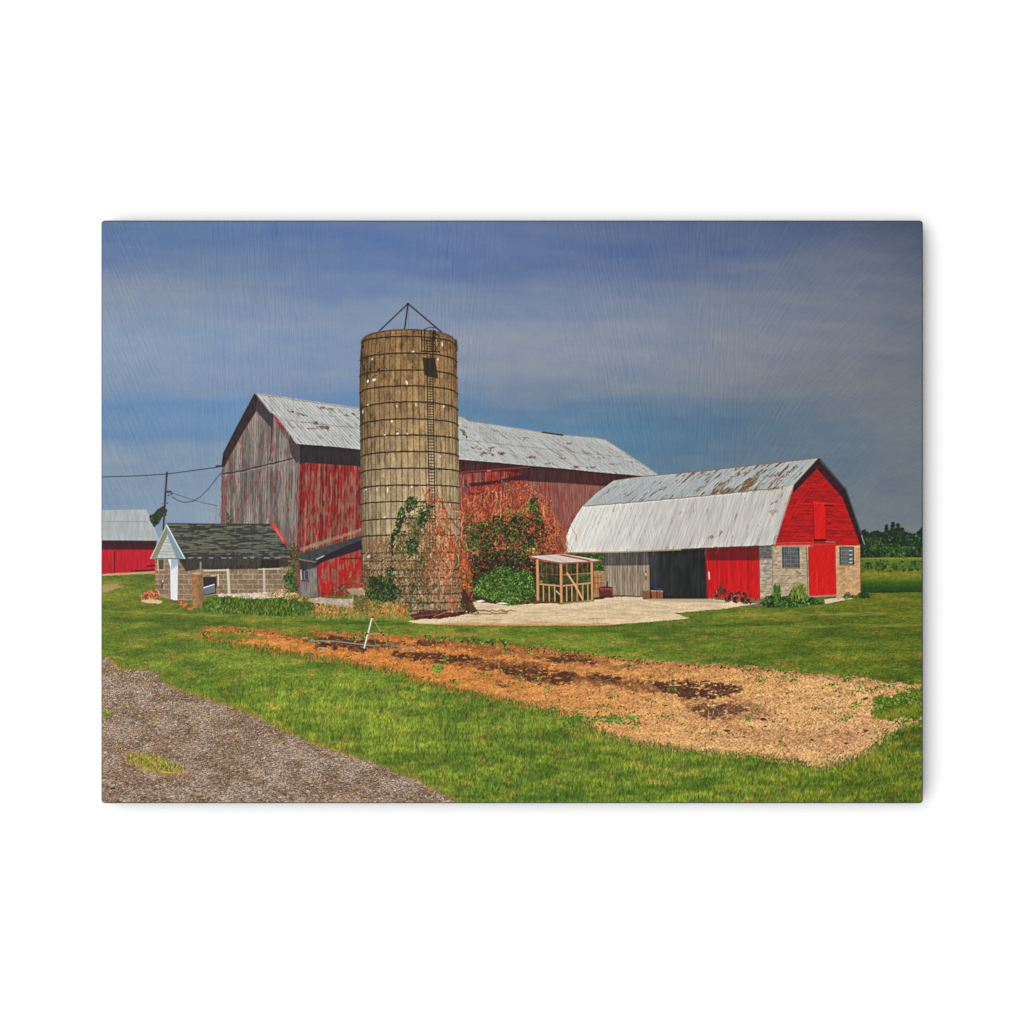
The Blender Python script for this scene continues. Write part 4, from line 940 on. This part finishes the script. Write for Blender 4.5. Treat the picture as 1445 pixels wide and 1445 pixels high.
leaves([(514, 770), (552, 762), (566, 724), (600, 712), (640, 760), (652, 800), (654, 862), (540, 866), (514, 826)], 1500, [(92, 84, 50), (74, 72, 42), (112, 76, 50), (60, 66, 40), (132, 96, 62)], (.7, 1.7), .58, 11, seed=31, name='printed_dead_vines', op=.75, vert=True)
leaves([(545, 800), (600, 790), (612, 850), (560, 866), (540, 850)], 420, [(66, 92, 44), (84, 104, 50), (50, 72, 38)], (.7, 1.6), .58, 8, seed=33, name='printed_climbing_plant', op=.8, vert=True)
leaves([(566, 712), (590, 700), (610, 716), (606, 750), (596, 790), (574, 796), (556, 780), (560, 740)], 420, [(60, 88, 44), (46, 70, 38), (78, 100, 50)], (.8, 1.8), .56, 8, seed=34, name='printed_climbing_plant', op=.85)
for pts, n in [([(571, 705), (578, 702), (583, 700), (590, 706), (588, 716), (576, 724), (571, 716)], 130), ([(563, 716), (570, 716), (572, 728), (566, 742), (562, 756), (554, 768), (551, 760), (558, 742)], 190),
               ([(588, 730), (596, 722), (605, 720), (604, 732), (598, 746), (590, 744)], 150), ([(583, 752), (590, 746), (592, 764), (588, 782), (578, 776), (572, 764)], 170), ([(572, 762), (580, 770), (584, 786), (574, 780)], 60),
               ([(550, 764), (556, 766), (554, 784), (549, 776)], 40), ([(603, 708), (612, 714), (608, 722), (600, 718)], 30), ([(547, 800), (556, 800), (552, 816), (545, 812)], 40)]:
    leaves(pts, n, [(42, 74, 40), (34, 60, 36), (56, 90, 46), (26, 44, 32), (72, 104, 54)], (.9, 2.1), name='printed_climbing_plant', asp=.7)
leaves([(585, 706), (592, 712), (590, 740), (600, 746), (596, 770), (580, 760), (572, 745), (582, 725)], 160, [(120, 112, 60), (96, 92, 50), (140, 120, 74)], (.7, 1.4), name='printed_dead_vines', op=.7)
leaves([(556, 790), (604, 780), (606, 830), (600, 866), (560, 866), (556, 830)], 420, [(70, 66, 44), (88, 84, 50), (50, 46, 36), (110, 86, 56)], (.7, 1.8), .45, 8, name='printed_dead_vines', op=.7, vert=True)
poly([(651, 838), (656, 832), (673, 862), (664, 864), (651, 858)], (70, 44, 40), 'printed_dead_vines', rough=1.5, op=.9)
leaves([(650, 846), (668, 852), (676, 864), (652, 866)], 120, [(62, 84, 42), (96, 92, 52), (84, 60, 44)], (.8, 1.8), name='printed_weeds')
poly([(577, 868), (600, 862), (655, 862), (655, 868), (620, 873), (585, 874)], lambda x, y: sc((82, 50, 44), .6 + .8 * fbm(x / 4, y / 2, 281, 3)), 'printed_scrap_iron', rough=1.5)
line([(612, 870), (628, 864), (654, 862)], 1.2, (196, 110, 84), op=.8); line([(580, 871), (600, 869), (616, 866)], 1.6, (150, 72, 58), op=.7, wob=2)
leaves([(632, 858), (648, 858), (648, 863), (630, 864)], 40, [(214, 150, 120), (200, 120, 96)], (.8, 1.8))
# bush and weeds at the silo's left foot
bush = [(514, 842), (520, 832), (518, 822), (525, 812), (532, 816), (538, 811), (545, 817), (553, 815), (556, 826), (566, 834), (560, 842), (556, 850), (545, 848), (536, 856), (528, 848), (518, 850)]
poly(bush, (44, 58, 40), 'printed_shrubs', rough=5, rs=4, soft=3)
leaves([(508, 848), (520, 806), (545, 800), (572, 826), (566, 852), (540, 860)], 260, [(46, 74, 42), (70, 96, 50), (96, 84, 54), (40, 56, 36)], (.7, 1.5), .45, 6, name='printed_shrubs')
leaves(bush, 900, [(40, 70, 42), (58, 98, 52), (30, 48, 36), (80, 120, 60), (28, 36, 32), (34, 46, 32)], (.7, 1.5), name='printed_shrubs', asp=.6)
leaves([(490, 812), (516, 800), (520, 828), (490, 834), (470, 838)], 260, [(150, 70, 50), (120, 60, 46), (170, 92, 66)], (.6, 1.5), .4, 8, name='printed_dead_brush', op=.65)
leaves([(470, 826), (500, 822), (490, 844), (462, 844)], 200, [(90, 70, 48), (70, 62, 42), (110, 84, 56)], (.7, 1.6), name='printed_dead_brush', op=.7)
poly([(436, 845), (452, 843), (470, 845), (497, 845), (498, 860), (470, 862), (455, 852), (438, 850)], lambda x, y: sc((182, 166, 144), .78 + .4 * fbm(x / 3, y / 3, 291, 3)), 'printed_rubble', rough=.8)
poly([(489, 831), (503, 830), (516, 834), (514, 840), (497, 840)], (164, 142, 118), 'printed_rubble', rough=.8); splats([510], [831.5], 5, 2.2, .1, pick([(202, 150, 124)], 1), .9)
line([(455, 838), (466, 838)], 1.4, (58, 50, 52)); line([(498, 842), (498, 860)], 1.2, (218, 206, 190), op=.7); line([(514, 838), (514, 845)], 1.2, (206, 196, 180))
poly([(438, 862), (456, 853), (500, 858), (520, 846), (560, 852), (580, 866), (570, 873), (500, 872), (440, 868)], lambda x, y: sc(mix((112, 124, 56), (168, 118, 66), sst(.45, .6, fbm(x / 8, y / 6, 292, 3))), .7 + .6 * fbm(x / 1.2, y / 3.5, 293, 3)), 'printed_dead_brush', rough=3, soft=3)
blades([(445, 854), (500, 856), (520, 846), (575, 852), (575, 872), (445, 870)], 700, [(204, 150, 84), (222, 140, 74), (180, 110, 62), (150, 140, 70), (104, 120, 54), (232, 180, 116)], (3, 8), .6, 'printed_dead_brush', .3, .7, .35, 8)
blades([(430, 862), (480, 866), (570, 868), (570, 876), (430, 872)], 400, [(110, 134, 54), (134, 146, 64), (84, 112, 44)], (2, 5), .6, 'printed_lawn', .3, .7)
leaves([(440, 850), (500, 858), (505, 846), (530, 850), (575, 852), (578, 870), (440, 868)], 420, [(196, 104, 50), (214, 128, 66), (166, 84, 46), (96, 100, 48), (74, 84, 42)], (.7, 1.7), .45, 9, seed=41, name='printed_dead_brush', op=.8)
poly([(499, 838), (520, 842), (520, 862), (500, 862)], (104, 96, 54), 'printed_dead_brush', rough=3, soft=4, op=.8)
leaves([(498, 840), (522, 842), (524, 864), (500, 862)], 110, [(130, 112, 60), (96, 92, 48), (160, 120, 66), (66, 66, 40)], (.8, 1.7), name='printed_dead_brush')
leaves([(505, 850), (514, 812), (534, 806), (560, 818), (572, 840), (556, 858), (524, 860)], 300, [(66, 96, 50), (88, 116, 58), (54, 78, 44), (104, 120, 62)], (.7, 1.5), .55, 6, seed=43, name='printed_shrubs')
# vine on the milk house corner
cor = [(410, 768), (416, 766), (422, 778), (420, 800), (421, 836), (408, 838), (400, 826), (399, 816), (406, 806), (408, 790)]
leaves(cor, 420, [(50, 80, 42), (70, 104, 52), (36, 58, 36), (96, 120, 66), (110, 84, 56)], (.8, 2.0), name='printed_climbing_plant', asp=.6)
leaves([(400, 812), (412, 808), (416, 828), (408, 832)], 120, [(50, 92, 44), (74, 124, 56), (36, 60, 36)], (1, 2.2), name='printed_climbing_plant')
leaves([(378, 834), (396, 832), (420, 838), (436, 842), (440, 850), (380, 842)], 240, [(196, 146, 84), (150, 140, 70), (212, 166, 104), (96, 118, 52), (206, 128, 72)], (.7, 1.8), name='printed_dead_brush')
# foundation plants of the gambrel barn
fp = [(1074, 850), (1082, 842), (1090, 840), (1093, 826), (1100, 830), (1102, 842), (1112, 842), (1120, 828), (1134, 826), (1139, 842), (1150, 844), (1162, 852), (1150, 853), (1122, 857), (1098, 856), (1080, 857)]
poly(fp, (52, 86, 40), 'printed_shrubs', rough=2.5, soft=2)
leaves(fp, 620, [(48, 92, 40), (70, 120, 48), (36, 62, 34), (98, 150, 62), (30, 48, 30)], (.9, 2.4), name='printed_shrubs', asp=.55)
blades([(1092, 824), (1101, 826), (1101, 842), (1092, 842)], 60, [(80, 128, 50), (60, 100, 42)], (4, 9), .7, 'printed_shrubs', .2); blades([(1118, 824), (1138, 824), (1140, 844), (1116, 844)], 130, [(124, 148, 62), (92, 132, 52), (150, 160, 80)], (4, 10), .6, 'printed_shrubs', .25, .7)
leaves([(1189, 842), (1196, 834), (1204, 840), (1210, 843), (1192, 845)], 90, [(60, 100, 44), (44, 72, 38), (90, 124, 56)], (.8, 1.9), name='printed_shrubs')
leaves([(1212, 838), (1218, 834), (1225, 836), (1227, 843), (1214, 844)], 130, [(46, 72, 38), (36, 54, 34), (64, 92, 46)], (.9, 1.9), name='printed_shrubs')
line([(1181, 842), (1183, 846)], 2, (190, 150, 120)); line([(1068, 852), (1080, 846)], 1, (150, 130, 100), op=.6)

# ---- calf pen in front of the vines
TIM = (196, 146, 98)
poly([(757, 792), (792, 795), (838, 792), (838, 846), (792, 850), (757, 846)], lambda x, y: sc(mix((46, 58, 38), (66, 84, 44), sst(.5, .6, fbm(x / 4, y / 5, 301, 3))), .8 + .5 * fbm(x / 1.5, y / 2, 302, 2)), 'printed_shrubs', op=.85)
leaves([(815, 812), (835, 808), (835, 828), (820, 832)], 90, [(84, 138, 56), (60, 104, 44)], (.8, 1.8), name='printed_shrubs'); leaves([(759, 812), (768, 810), (770, 824), (760, 824)], 30, [(120, 140, 70), (90, 120, 56)], (.8, 1.6))
for xx in (764, 771, 779, 786, 806, 822, 829):
    line([(xx, 794), (xx + .2, 812)], 1.1, (146, 96, 68), 'printed_pen', op=.7)
line([(760, 824.2), (792, 827), (834, 822.5)], 2.0, TIM, 'printed_pen'); line([(793, 811.5), (836, 808.5)], 1.2, (176, 116, 84), 'printed_pen'); line([(760, 809.5), (790, 811)], 1.0, (140, 88, 62), 'printed_pen', op=.7)
for xx in (766.6, 774.8, 782.6, 799.4, 806.8, 814.4, 822.2, 829.4):
    line([(xx, 825), (xx + .4, 848)], 1.8, (188, 142, 98), 'printed_pen')
line([(814.6, 795), (814.6, 848)], 2.2, (178, 122, 84), 'printed_pen'); line([(799.6, 796), (800, 812)], 1.6, (160, 104, 74), 'printed_pen')
line([(800.5, 809), (811, 825), (822, 845)], 2.6, (208, 160, 116), 'printed_pen'); line([(785, 834), (791, 840)], 1.4, (200, 190, 170), 'printed_pen')
for (xa, ya, yb, w) in [(758.8, 791, 846, 3.8), (792, 794, 849.5, 3.8), (835.5, 792, 847, 3.4)]:
    line([(xa - .5, ya), (xa + .4, yb)], w, (198, 146, 96), 'printed_pen'); line([(xa + 1.3, ya), (xa + 1.8, yb)], .9, (140, 94, 62), op=.7)
poly([(746.5, 785), (770, 783.4), (792, 782), (824, 786.6), (848.5, 790.8), (838, 792.2), (792, 794), (768, 790)], (206, 190, 182), 'printed_pen_roof')
poly([(786, 783), (795, 782.5), (836, 790.4), (830, 791.8)], (150, 70, 56)); poly([(794, 782.2), (799, 782.2), (846, 790.6), (840, 791.2)], (214, 194, 182)); line([(747, 786), (768, 791), (792, 795), (838, 792.6), (848, 791)], 1.8, (168, 90, 66), 'printed_pen_roof'); line([(768, 784), (800, 792.5)], 1.0, (176, 160, 152), op=.7)
line([(756, 848), (792, 851.5), (838, 848)], 2.0, (120, 86, 54), op=.7, wob=2)
poly([(671, 848), (680, 846.5), (685, 848.5), (675, 850)], (226, 224, 220), 'printed_rubble'); poly([(700, 851), (710, 850), (718, 852), (706, 853)], (214, 212, 204), 'printed_rubble')

# ---- sprinkler stand and hose on the soil
line([(436, 904), (470, 904.5), (490, 907), (515, 910), (535, 912)], 1.3, (120, 150, 122), 'printed_hose'); line([(540, 910), (552, 911), (584, 915.5)], 1.4, (96, 142, 118), 'printed_hose', wob=1)
line([(450, 914), (462, 915)], 1.2, (206, 176, 140))
line([(526, 873), (541, 897), (546, 908)], .9, (176, 160, 110), 'printed_sprinkler'); line([(524, 873), (511, 896)], .7, (110, 110, 70), 'printed_sprinkler', op=.7); line([(514, 892.5), (524, 895), (538, 893.5)], 1.4, (176, 156, 106), 'printed_sprinkler')
line([(524.5, 896), (529, 903), (531.5, 912)], 1.8, (98, 108, 82), 'printed_sprinkler'); line([(524.6, 873), (514, 914)], 2.1, (216, 208, 190), 'printed_sprinkler'); line([(525.6, 874), (515.4, 914)], .7, (150, 140, 120), op=.7)
splats([525.5, 512, 538, 518, 541], [871, 893, 893, 894, 896], [2.2, 1.6, 2.2, 2.2, 1.8], [1.2, 1.4, 1.6, 1.4, 1.6], 0, pick([(60, 62, 46)], 5), .9, 'printed_sprinkler')

for nm_, m_ in {'printed_weeds': (1.02, .90, .92), 'printed_shrubs': (1.03, .90, .90), 'printed_field': (.9, .87, .85), 'printed_climbing_plant': (1.05, .92, .95), 'printed_woods': (.92, .86, .9), 'printed_gambrel_barn': (.99, 1.0, 1.0)}.items():
    if nm_ in NAMES:
        INK[LAB == lab(nm_)] *= np.array(m_, np.float32)
# crisp the fine detail, as the print has it


def soften(a, r_):
    for ax in (0, 1):
        c = np.cumsum(np.pad(a, [(r_ + 1, r_) if k == ax else (0, 0) for k in range(3)], mode='edge'), axis=ax, dtype=np.float64)
        n_ = 2 * r_ + 1
        a = ((c[n_:] - c[:-n_]) if ax == 0 else (c[:, n_:] - c[:, :-n_])) / n_
    return a.astype(np.float32)


skyk = (LAB == lab('printed_sky'))[..., None]
INK = INK + np.where(skyk, 0.0, .55) * (INK - soften(soften(INK, 1), 1)) + np.where(skyk, 0.0, .16) * (INK - soften(soften(INK, 6), 6))
INK = INK.astype(np.float32)
# a touch of grain over all of it
gr = rng.normal(0, .008, (NY, NX, 1)).astype(np.float32)
INK = np.clip(INK * (1 + gr), 0.01, .98)
# ==END PAINT==


# ------------------------------------------------------------------ materials
def new_mat(name):
    m = bpy.data.materials.new(name)
    m.use_nodes = True
    nt = m.node_tree
    return m, nt, nt.nodes["Principled BSDF"]


def surface_mat():
    m, nt, b = new_mat("white_laminate")
    n = nt.nodes.new("ShaderNodeTexNoise"); n.inputs["Scale"].default_value = 60
    r = nt.nodes.new("ShaderNodeMapRange")
    r.inputs["To Min"].default_value = 0.895; r.inputs["To Max"].default_value = 0.905
    nt.links.new(n.outputs["Fac"], r.inputs["Value"])
    c = nt.nodes.new("ShaderNodeCombineColor")
    for i in range(3):
        nt.links.new(r.outputs[0], c.inputs[i])
    nt.links.new(c.outputs[0], b.inputs["Base Color"])
    b.inputs["Roughness"].default_value = 0.8
    b.inputs["Specular IOR Level"].default_value = 0.1
    return m


def relief(nt, amount):
    """fine combed grooves of the textured glass, fanning across the board"""
    tc = nt.nodes.new("ShaderNodeTexCoord")
    sep = nt.nodes.new("ShaderNodeSeparateXYZ")
    geo = nt.nodes.new("ShaderNodeNewGeometry")
    nt.links.new(geo.outputs["Position"], sep.inputs[0])
    total = None
    # (centre x of the band in photograph px, half width, groove angle from vertical in degrees)
    for i, (cx, hw, ang) in enumerate([(143, 170, 22), (370, 190, 3), (640, 110, -3), (870, 150, 11), (1010, 100, -2), (1100, 90, -32), (1190, 100, -48), (1300, 120, -66)]):
        mp = nt.nodes.new("ShaderNodeMapping")
        mp.vector_type = 'TEXTURE'
        mp.inputs["Rotation"].default_value = (0, 0, math.radians(ang))
        nt.links.new(geo.outputs["Position"], mp.inputs[0])
        sc2 = nt.nodes.new("ShaderNodeMapping")
        sc2.inputs["Scale"].default_value = (1 / (2.0 * PX), 1 / (24 * PX), 1)
        sc2.inputs["Location"].default_value = (i * 13.7, i * 5.1, 0)
        nt.links.new(mp.outputs[0], sc2.inputs[0])
        nz = nt.nodes.new("ShaderNodeTexNoise")
        nz.inputs["Scale"].default_value = 0.55; nz.inputs["Detail"].default_value = 1.5; nz.inputs["Distortion"].default_value = 0.5
        nt.links.new(sc2.outputs[0], nz.inputs["Vector"])
        d = nt.nodes.new("ShaderNodeMath"); d.operation = 'SUBTRACT'
        nt.links.new(sep.outputs["X"], d.inputs[0]); d.inputs[1].default_value = (cx - CX) * PX
        ab = nt.nodes.new("ShaderNodeMath"); ab.operation = 'ABSOLUTE'
        nt.links.new(d.outputs[0], ab.inputs[0])
        mr = nt.nodes.new("ShaderNodeMapRange"); mr.interpolation_type = 'SMOOTHSTEP'
        mr.inputs["From Min"].default_value = hw * PX; mr.inputs["From Max"].default_value = 0
        mr.inputs["To Min"].default_value = 0; mr.inputs["To Max"].default_value = 1
        nt.links.new(ab.outputs[0], mr.inputs["Value"])
        mu = nt.nodes.new("ShaderNodeMath"); mu.operation = 'MULTIPLY'
        nt.links.new(nz.outputs["Fac"], mu.inputs[0]); nt.links.new(mr.outputs[0], mu.inputs[1])
        if total is None:
            total = mu.outputs[0]
        else:
            ad = nt.nodes.new("ShaderNodeMath"); ad.operation = 'ADD'
            nt.links.new(total, ad.inputs[0]); nt.links.new(mu.outputs[0], ad.inputs[1])
            total = ad.outputs[0]
    bp = nt.nodes.new("ShaderNodeBump")
    bp.inputs["Strength"].default_value = amount
    bp.inputs["Distance"].default_value = 0.0008
    nt.links.new(total, bp.inputs["Height"])
    return bp


def print_mat():
    m, nt, b = new_mat("ink_under_textured_glass")
    at = nt.nodes.new("ShaderNodeAttribute"); at.attribute_name = "ink"
    nt.links.new(at.outputs["Color"], b.inputs["Base Color"])
    b.inputs["Roughness"].default_value = 0.5
    b.inputs["Specular IOR Level"].default_value = 0.15
    bp = relief(nt, RELIEF)
    nt.links.new(bp.outputs[0], b.inputs["Normal"])
    return m


def edge_mat():
    m, nt, b = new_mat("smoky_glass_edge")
    n = nt.nodes.new("ShaderNodeTexNoise"); n.inputs["Scale"].default_value = 90
    r = nt.nodes.new("ShaderNodeValToRGB")
    r.color_ramp.elements[0].color = (0.012, 0.014, 0.018, 1); r.color_ramp.elements[1].color = (0.026, 0.030, 0.036, 1)
    nt.links.new(n.outputs["Fac"], r.inputs[0]); nt.links.new(r.outputs[0], b.inputs["Base Color"])
    b.inputs["Roughness"].default_value = 0.6; b.inputs["Specular IOR Level"].default_value = 0.15
    return m


RELIEF = 0.30


# ------------------------------------------------------------------ mesh helpers
def link(name, me, parent=None):
    o = bpy.data.objects.new(name, me)
    scene.collection.objects.link(o)
    if parent is not None:
        o.parent = parent
    return o


def rounded(x0, y0, x1, y1, r, n=6):
    pts = []
    for cx, cy, a0 in [(x1 - r, y1 - r, 0), (x0 + r, y1 - r, 90), (x0 + r, y0 + r, 180), (x1 - r, y0 + r, 270)]:
        for k in range(n + 1):
            t = math.radians(a0 + 90 * k / n)
            pts.append((cx + r * math.cos(t), cy + r * math.sin(t)))
    return pts


def stack(name, rings, mat, parent):
    """closed solid from rings of equal length, bottom to top"""
    n = len(rings[0]); v = [p for r in rings for p in r]; f = [list(range(n))[::-1]]
    for k in range(len(rings) - 1):
        for i in range(n):
            j = (i + 1) % n
            f.append([k * n + i, k * n + j, (k + 1) * n + j, (k + 1) * n + i])
    f.append([(len(rings) - 1) * n + i for i in range(n)])
    me = bpy.data.meshes.new(name); me.from_pydata(v, [], f); me.materials.append(mat); me.update()
    return link(name, me, parent)


# ------------------------------------------------------------------ the table
me = bpy.data.meshes.new("tabletop")
me.from_pydata([(-3, -3, 0), (3, -3, 0), (3, 3, 0), (-3, 3, 0)], [], [(0, 1, 2, 3)])
me.materials.append(surface_mat())
tab = link("tabletop", me)
tab["kind"] = "structure"

# ------------------------------------------------------------------ the board
board = bpy.data.objects.new("cutting_board", None)
scene.collection.objects.link(board)
board["label"] = "rectangular glass cutting board printed with a red barn and silo, lying on white"
board["category"] = "cutting board"
bx0, bx1 = (142.9 - CX) * PX, (1302.4 - CX) * PX
by0, by1 = (CY - 1133.6) * PX, (CY - 311.0) * PX
em = edge_mat()
R = 5.0 * PX
rings = []
for (ins, z) in [(1.2, 0.0040), (0.0, 0.0046), (0.0, 0.0079), (0.5, 0.0083), (1.6, 0.00852)]:
    i_ = ins * PX
    rings.append([(x, y, z) for x, y in rounded(bx0 + i_, by0 + i_, bx1 - i_, by1 - i_, max(R - i_, .5 * PX))])
panel = stack("glass_panel", rings, em, board)
fm, _nt, _b = new_mat("grey_rubber")
_b.inputs["Base Color"].default_value = (0.25, 0.25, 0.25, 1); _b.inputs["Roughness"].default_value = 0.7
for sx in (-1, 1):
    for sy in (-1, 1):
        cx_, cy_ = sx * 0.17, sy * 0.115
        rg = [[(cx_ + r * math.cos(2 * math.pi * k / 24), cy_ + r * math.sin(2 * math.pi * k / 24), z) for k in range(24)] for r, z in ((0.006, 0.0002), (0.0066, 0.001), (0.006, 0.0041))]
        stack("rubber_foot", rg, fm, board)

# ------------------------------------------------------------------ the printed picture, one ink sheet for each thing it shows
lin = np.where(INK <= 0.04045, INK / 12.92, ((INK + 0.055) / 1.055) ** 2.4)
lin = np.clip((lin - 0.011) / ILL, 0.002, 0.9).astype(np.float32)
RGBA = np.ones((NY * NX, 4), np.float32); RGBA[:, :3] = lin.reshape(-1, 3)
VX = ((X - CX) * PX).reshape(-1); VY = ((CY - Y) * PX).reshape(-1)
ZP = 0.0086
cellx = (gx[:-1] + gx[1:]) / 2; celly = (gy[:-1] + gy[1:]) / 2
GX2, GY2 = np.meshgrid(cellx, celly)
rc = 4.2
ddx = np.maximum(np.maximum(BX0 + rc - GX2, GX2 - (BX1 - rc)), 0); ddy = np.maximum(np.maximum(BY0 + rc - GY2, GY2 - (BY1 - rc)), 0)
ok = (ddx * ddx + ddy * ddy) <= rc * rc
cell_lab = LAB[:-1, :-1]
pm = print_mat()
TREE = {   # sub-part: the part it belongs to
    'printed_barn_roof': 'printed_barn', 'printed_far_shed_roof': 'printed_far_shed', 'printed_milk_house_roof': 'printed_milk_house', 'printed_white_door': 'printed_milk_house',
    'printed_metal_sheet': 'printed_milk_house', 'printed_lean_to_roof': 'printed_lean_to', 'printed_silo_frame': 'printed_silo', 'printed_ladder': 'printed_silo',
    'printed_gambrel_barn_roof': 'printed_gambrel_barn', 'printed_sliding_door': 'printed_gambrel_barn', 'printed_loft_door': 'printed_gambrel_barn', 'printed_large_door': 'printed_gambrel_barn',
    'printed_stone_wall': 'printed_gambrel_barn', 'printed_window': 'printed_gambrel_barn', 'printed_pen_roof': 'printed_pen', 'printed_wire': 'printed_utility_pole'}


def sheet(name, sel, parent):
    ci, cj = np.nonzero(sel)
    if len(ci) < 6:
        return None
    a0 = ci * NX + cj
    quads = np.stack([a0 + NX, a0 + NX + 1, a0 + 1, a0], 1).reshape(-1)
    uniq, inv = np.unique(quads, return_inverse=True)
    nv, nf = len(uniq), len(ci)
    me = bpy.data.meshes.new(name)
    me.vertices.add(nv)
    co = np.empty((nv, 3), np.float32); co[:, 0] = VX[uniq]; co[:, 1] = VY[uniq]; co[:, 2] = ZP
    me.vertices.foreach_set("co", co.reshape(-1))
    me.loops.add(nf * 4); me.polygons.add(nf)
    me.loops.foreach_set("vertex_index", inv.reshape(-1).astype(np.int32))
    me.polygons.foreach_set("loop_start", np.arange(0, nf * 4, 4, dtype=np.int32))
    me.update(calc_edges=True)
    at = me.color_attributes.new("ink", 'FLOAT_COLOR', 'POINT')
    at.data.foreach_set("color", RGBA[uniq].reshape(-1))
    me.materials.append(pm)
    return link(name, me, parent)


made = {}
LABELS = {'printed_large_door': 'tall plain red door at the gable end', 'printed_sliding_door': 'wide red sliding door beside the dark opening', 'printed_loft_door': 'small red loft door high in the gable',
          'printed_sky': 'hazy blue sky', 'printed_woods': 'dark green line of trees on the horizon', 'printed_lawn': 'mown green lawn', 'printed_bare_soil': 'orange brown strip of bare soil', 'printed_gravel_drive': 'grey brown gravel drive in the corner',
          'printed_barn': 'large weathered red and grey wooden barn', 'printed_barn_roof': 'long pale metal barn roof with rust spots', 'printed_silo': 'tall tan stave silo banded with dark hoops', 'printed_silo_frame': 'open wire pyramid on top of the silo',
          'printed_gambrel_barn': 'low red gambrel barn on a stone base', 'printed_gambrel_barn_roof': 'pale metal gambrel roof streaked with rust', 'printed_milk_house': 'small brown block building with a white door', 'printed_milk_house_roof': 'green and black shingle roof with a red edge board',
          'printed_far_shed': 'red shed at the left edge', 'printed_lean_to': 'small red lean-to between barn and silo', 'printed_pen': 'small open timber pen', 'printed_sprinkler': 'white leaning sprinkler stand on the soil', 'printed_utility_pole': 'thin grey utility pole'}
order = [n for n in NAMES if n not in TREE] + [n for n in NAMES if n in TREE]
for nm in order:
    sel = ok & (cell_lab == NAMES.index(nm))
    par = made.get(TREE.get(nm)) or board
    if nm == 'printed_window':          # each window of the print is a piece of its own
        for (xa, xb, pn) in [(200, 240, 'printed_milk_house'), (415, 440, 'printed_lean_to'), (1095, 1140, 'printed_gambrel_barn'), (1180, 1210, 'printed_gambrel_barn')]:
            sheet(nm, sel & (GX2 > xa) & (GX2 < xb), made.get(pn) or board)
        continue
    if nm == 'printed_crate':
        for xa, xb in [(900, 918), (918, 940)]:
            sheet(nm, sel & (GX2 > xa) & (GX2 < xb), board)
        continue
    CUT = {'printed_shrubs': [0, 600, 780, 1170, 1208], 'printed_concrete_yard': [0, 400, 1140], 'printed_field': [0, 1000], 'printed_rubble': [0, 430, 485, 600, 695], 'printed_dead_brush': [0, 240, 350, 455],
           'printed_climbing_plant': [0, 270, 360, 500], 'printed_scrap_iron': [0, 800], 'printed_weeds': [0, 480]}
    if nm in CUT:                       # separate patches of the same kind
        cuts = CUT[nm] + [1400]
        for xa, xb in zip(cuts[:-1], cuts[1:]):
            o = sheet(nm, sel & (GX2 > xa) & (GX2 <= xb), par)
            if o is not None and nm in LABELS:
                o["label"] = LABELS[nm]
        continue
    o = sheet(nm, sel, par)
    if o is not None:
        made[nm] = o
        if nm in LABELS:
            o["label"] = LABELS[nm]
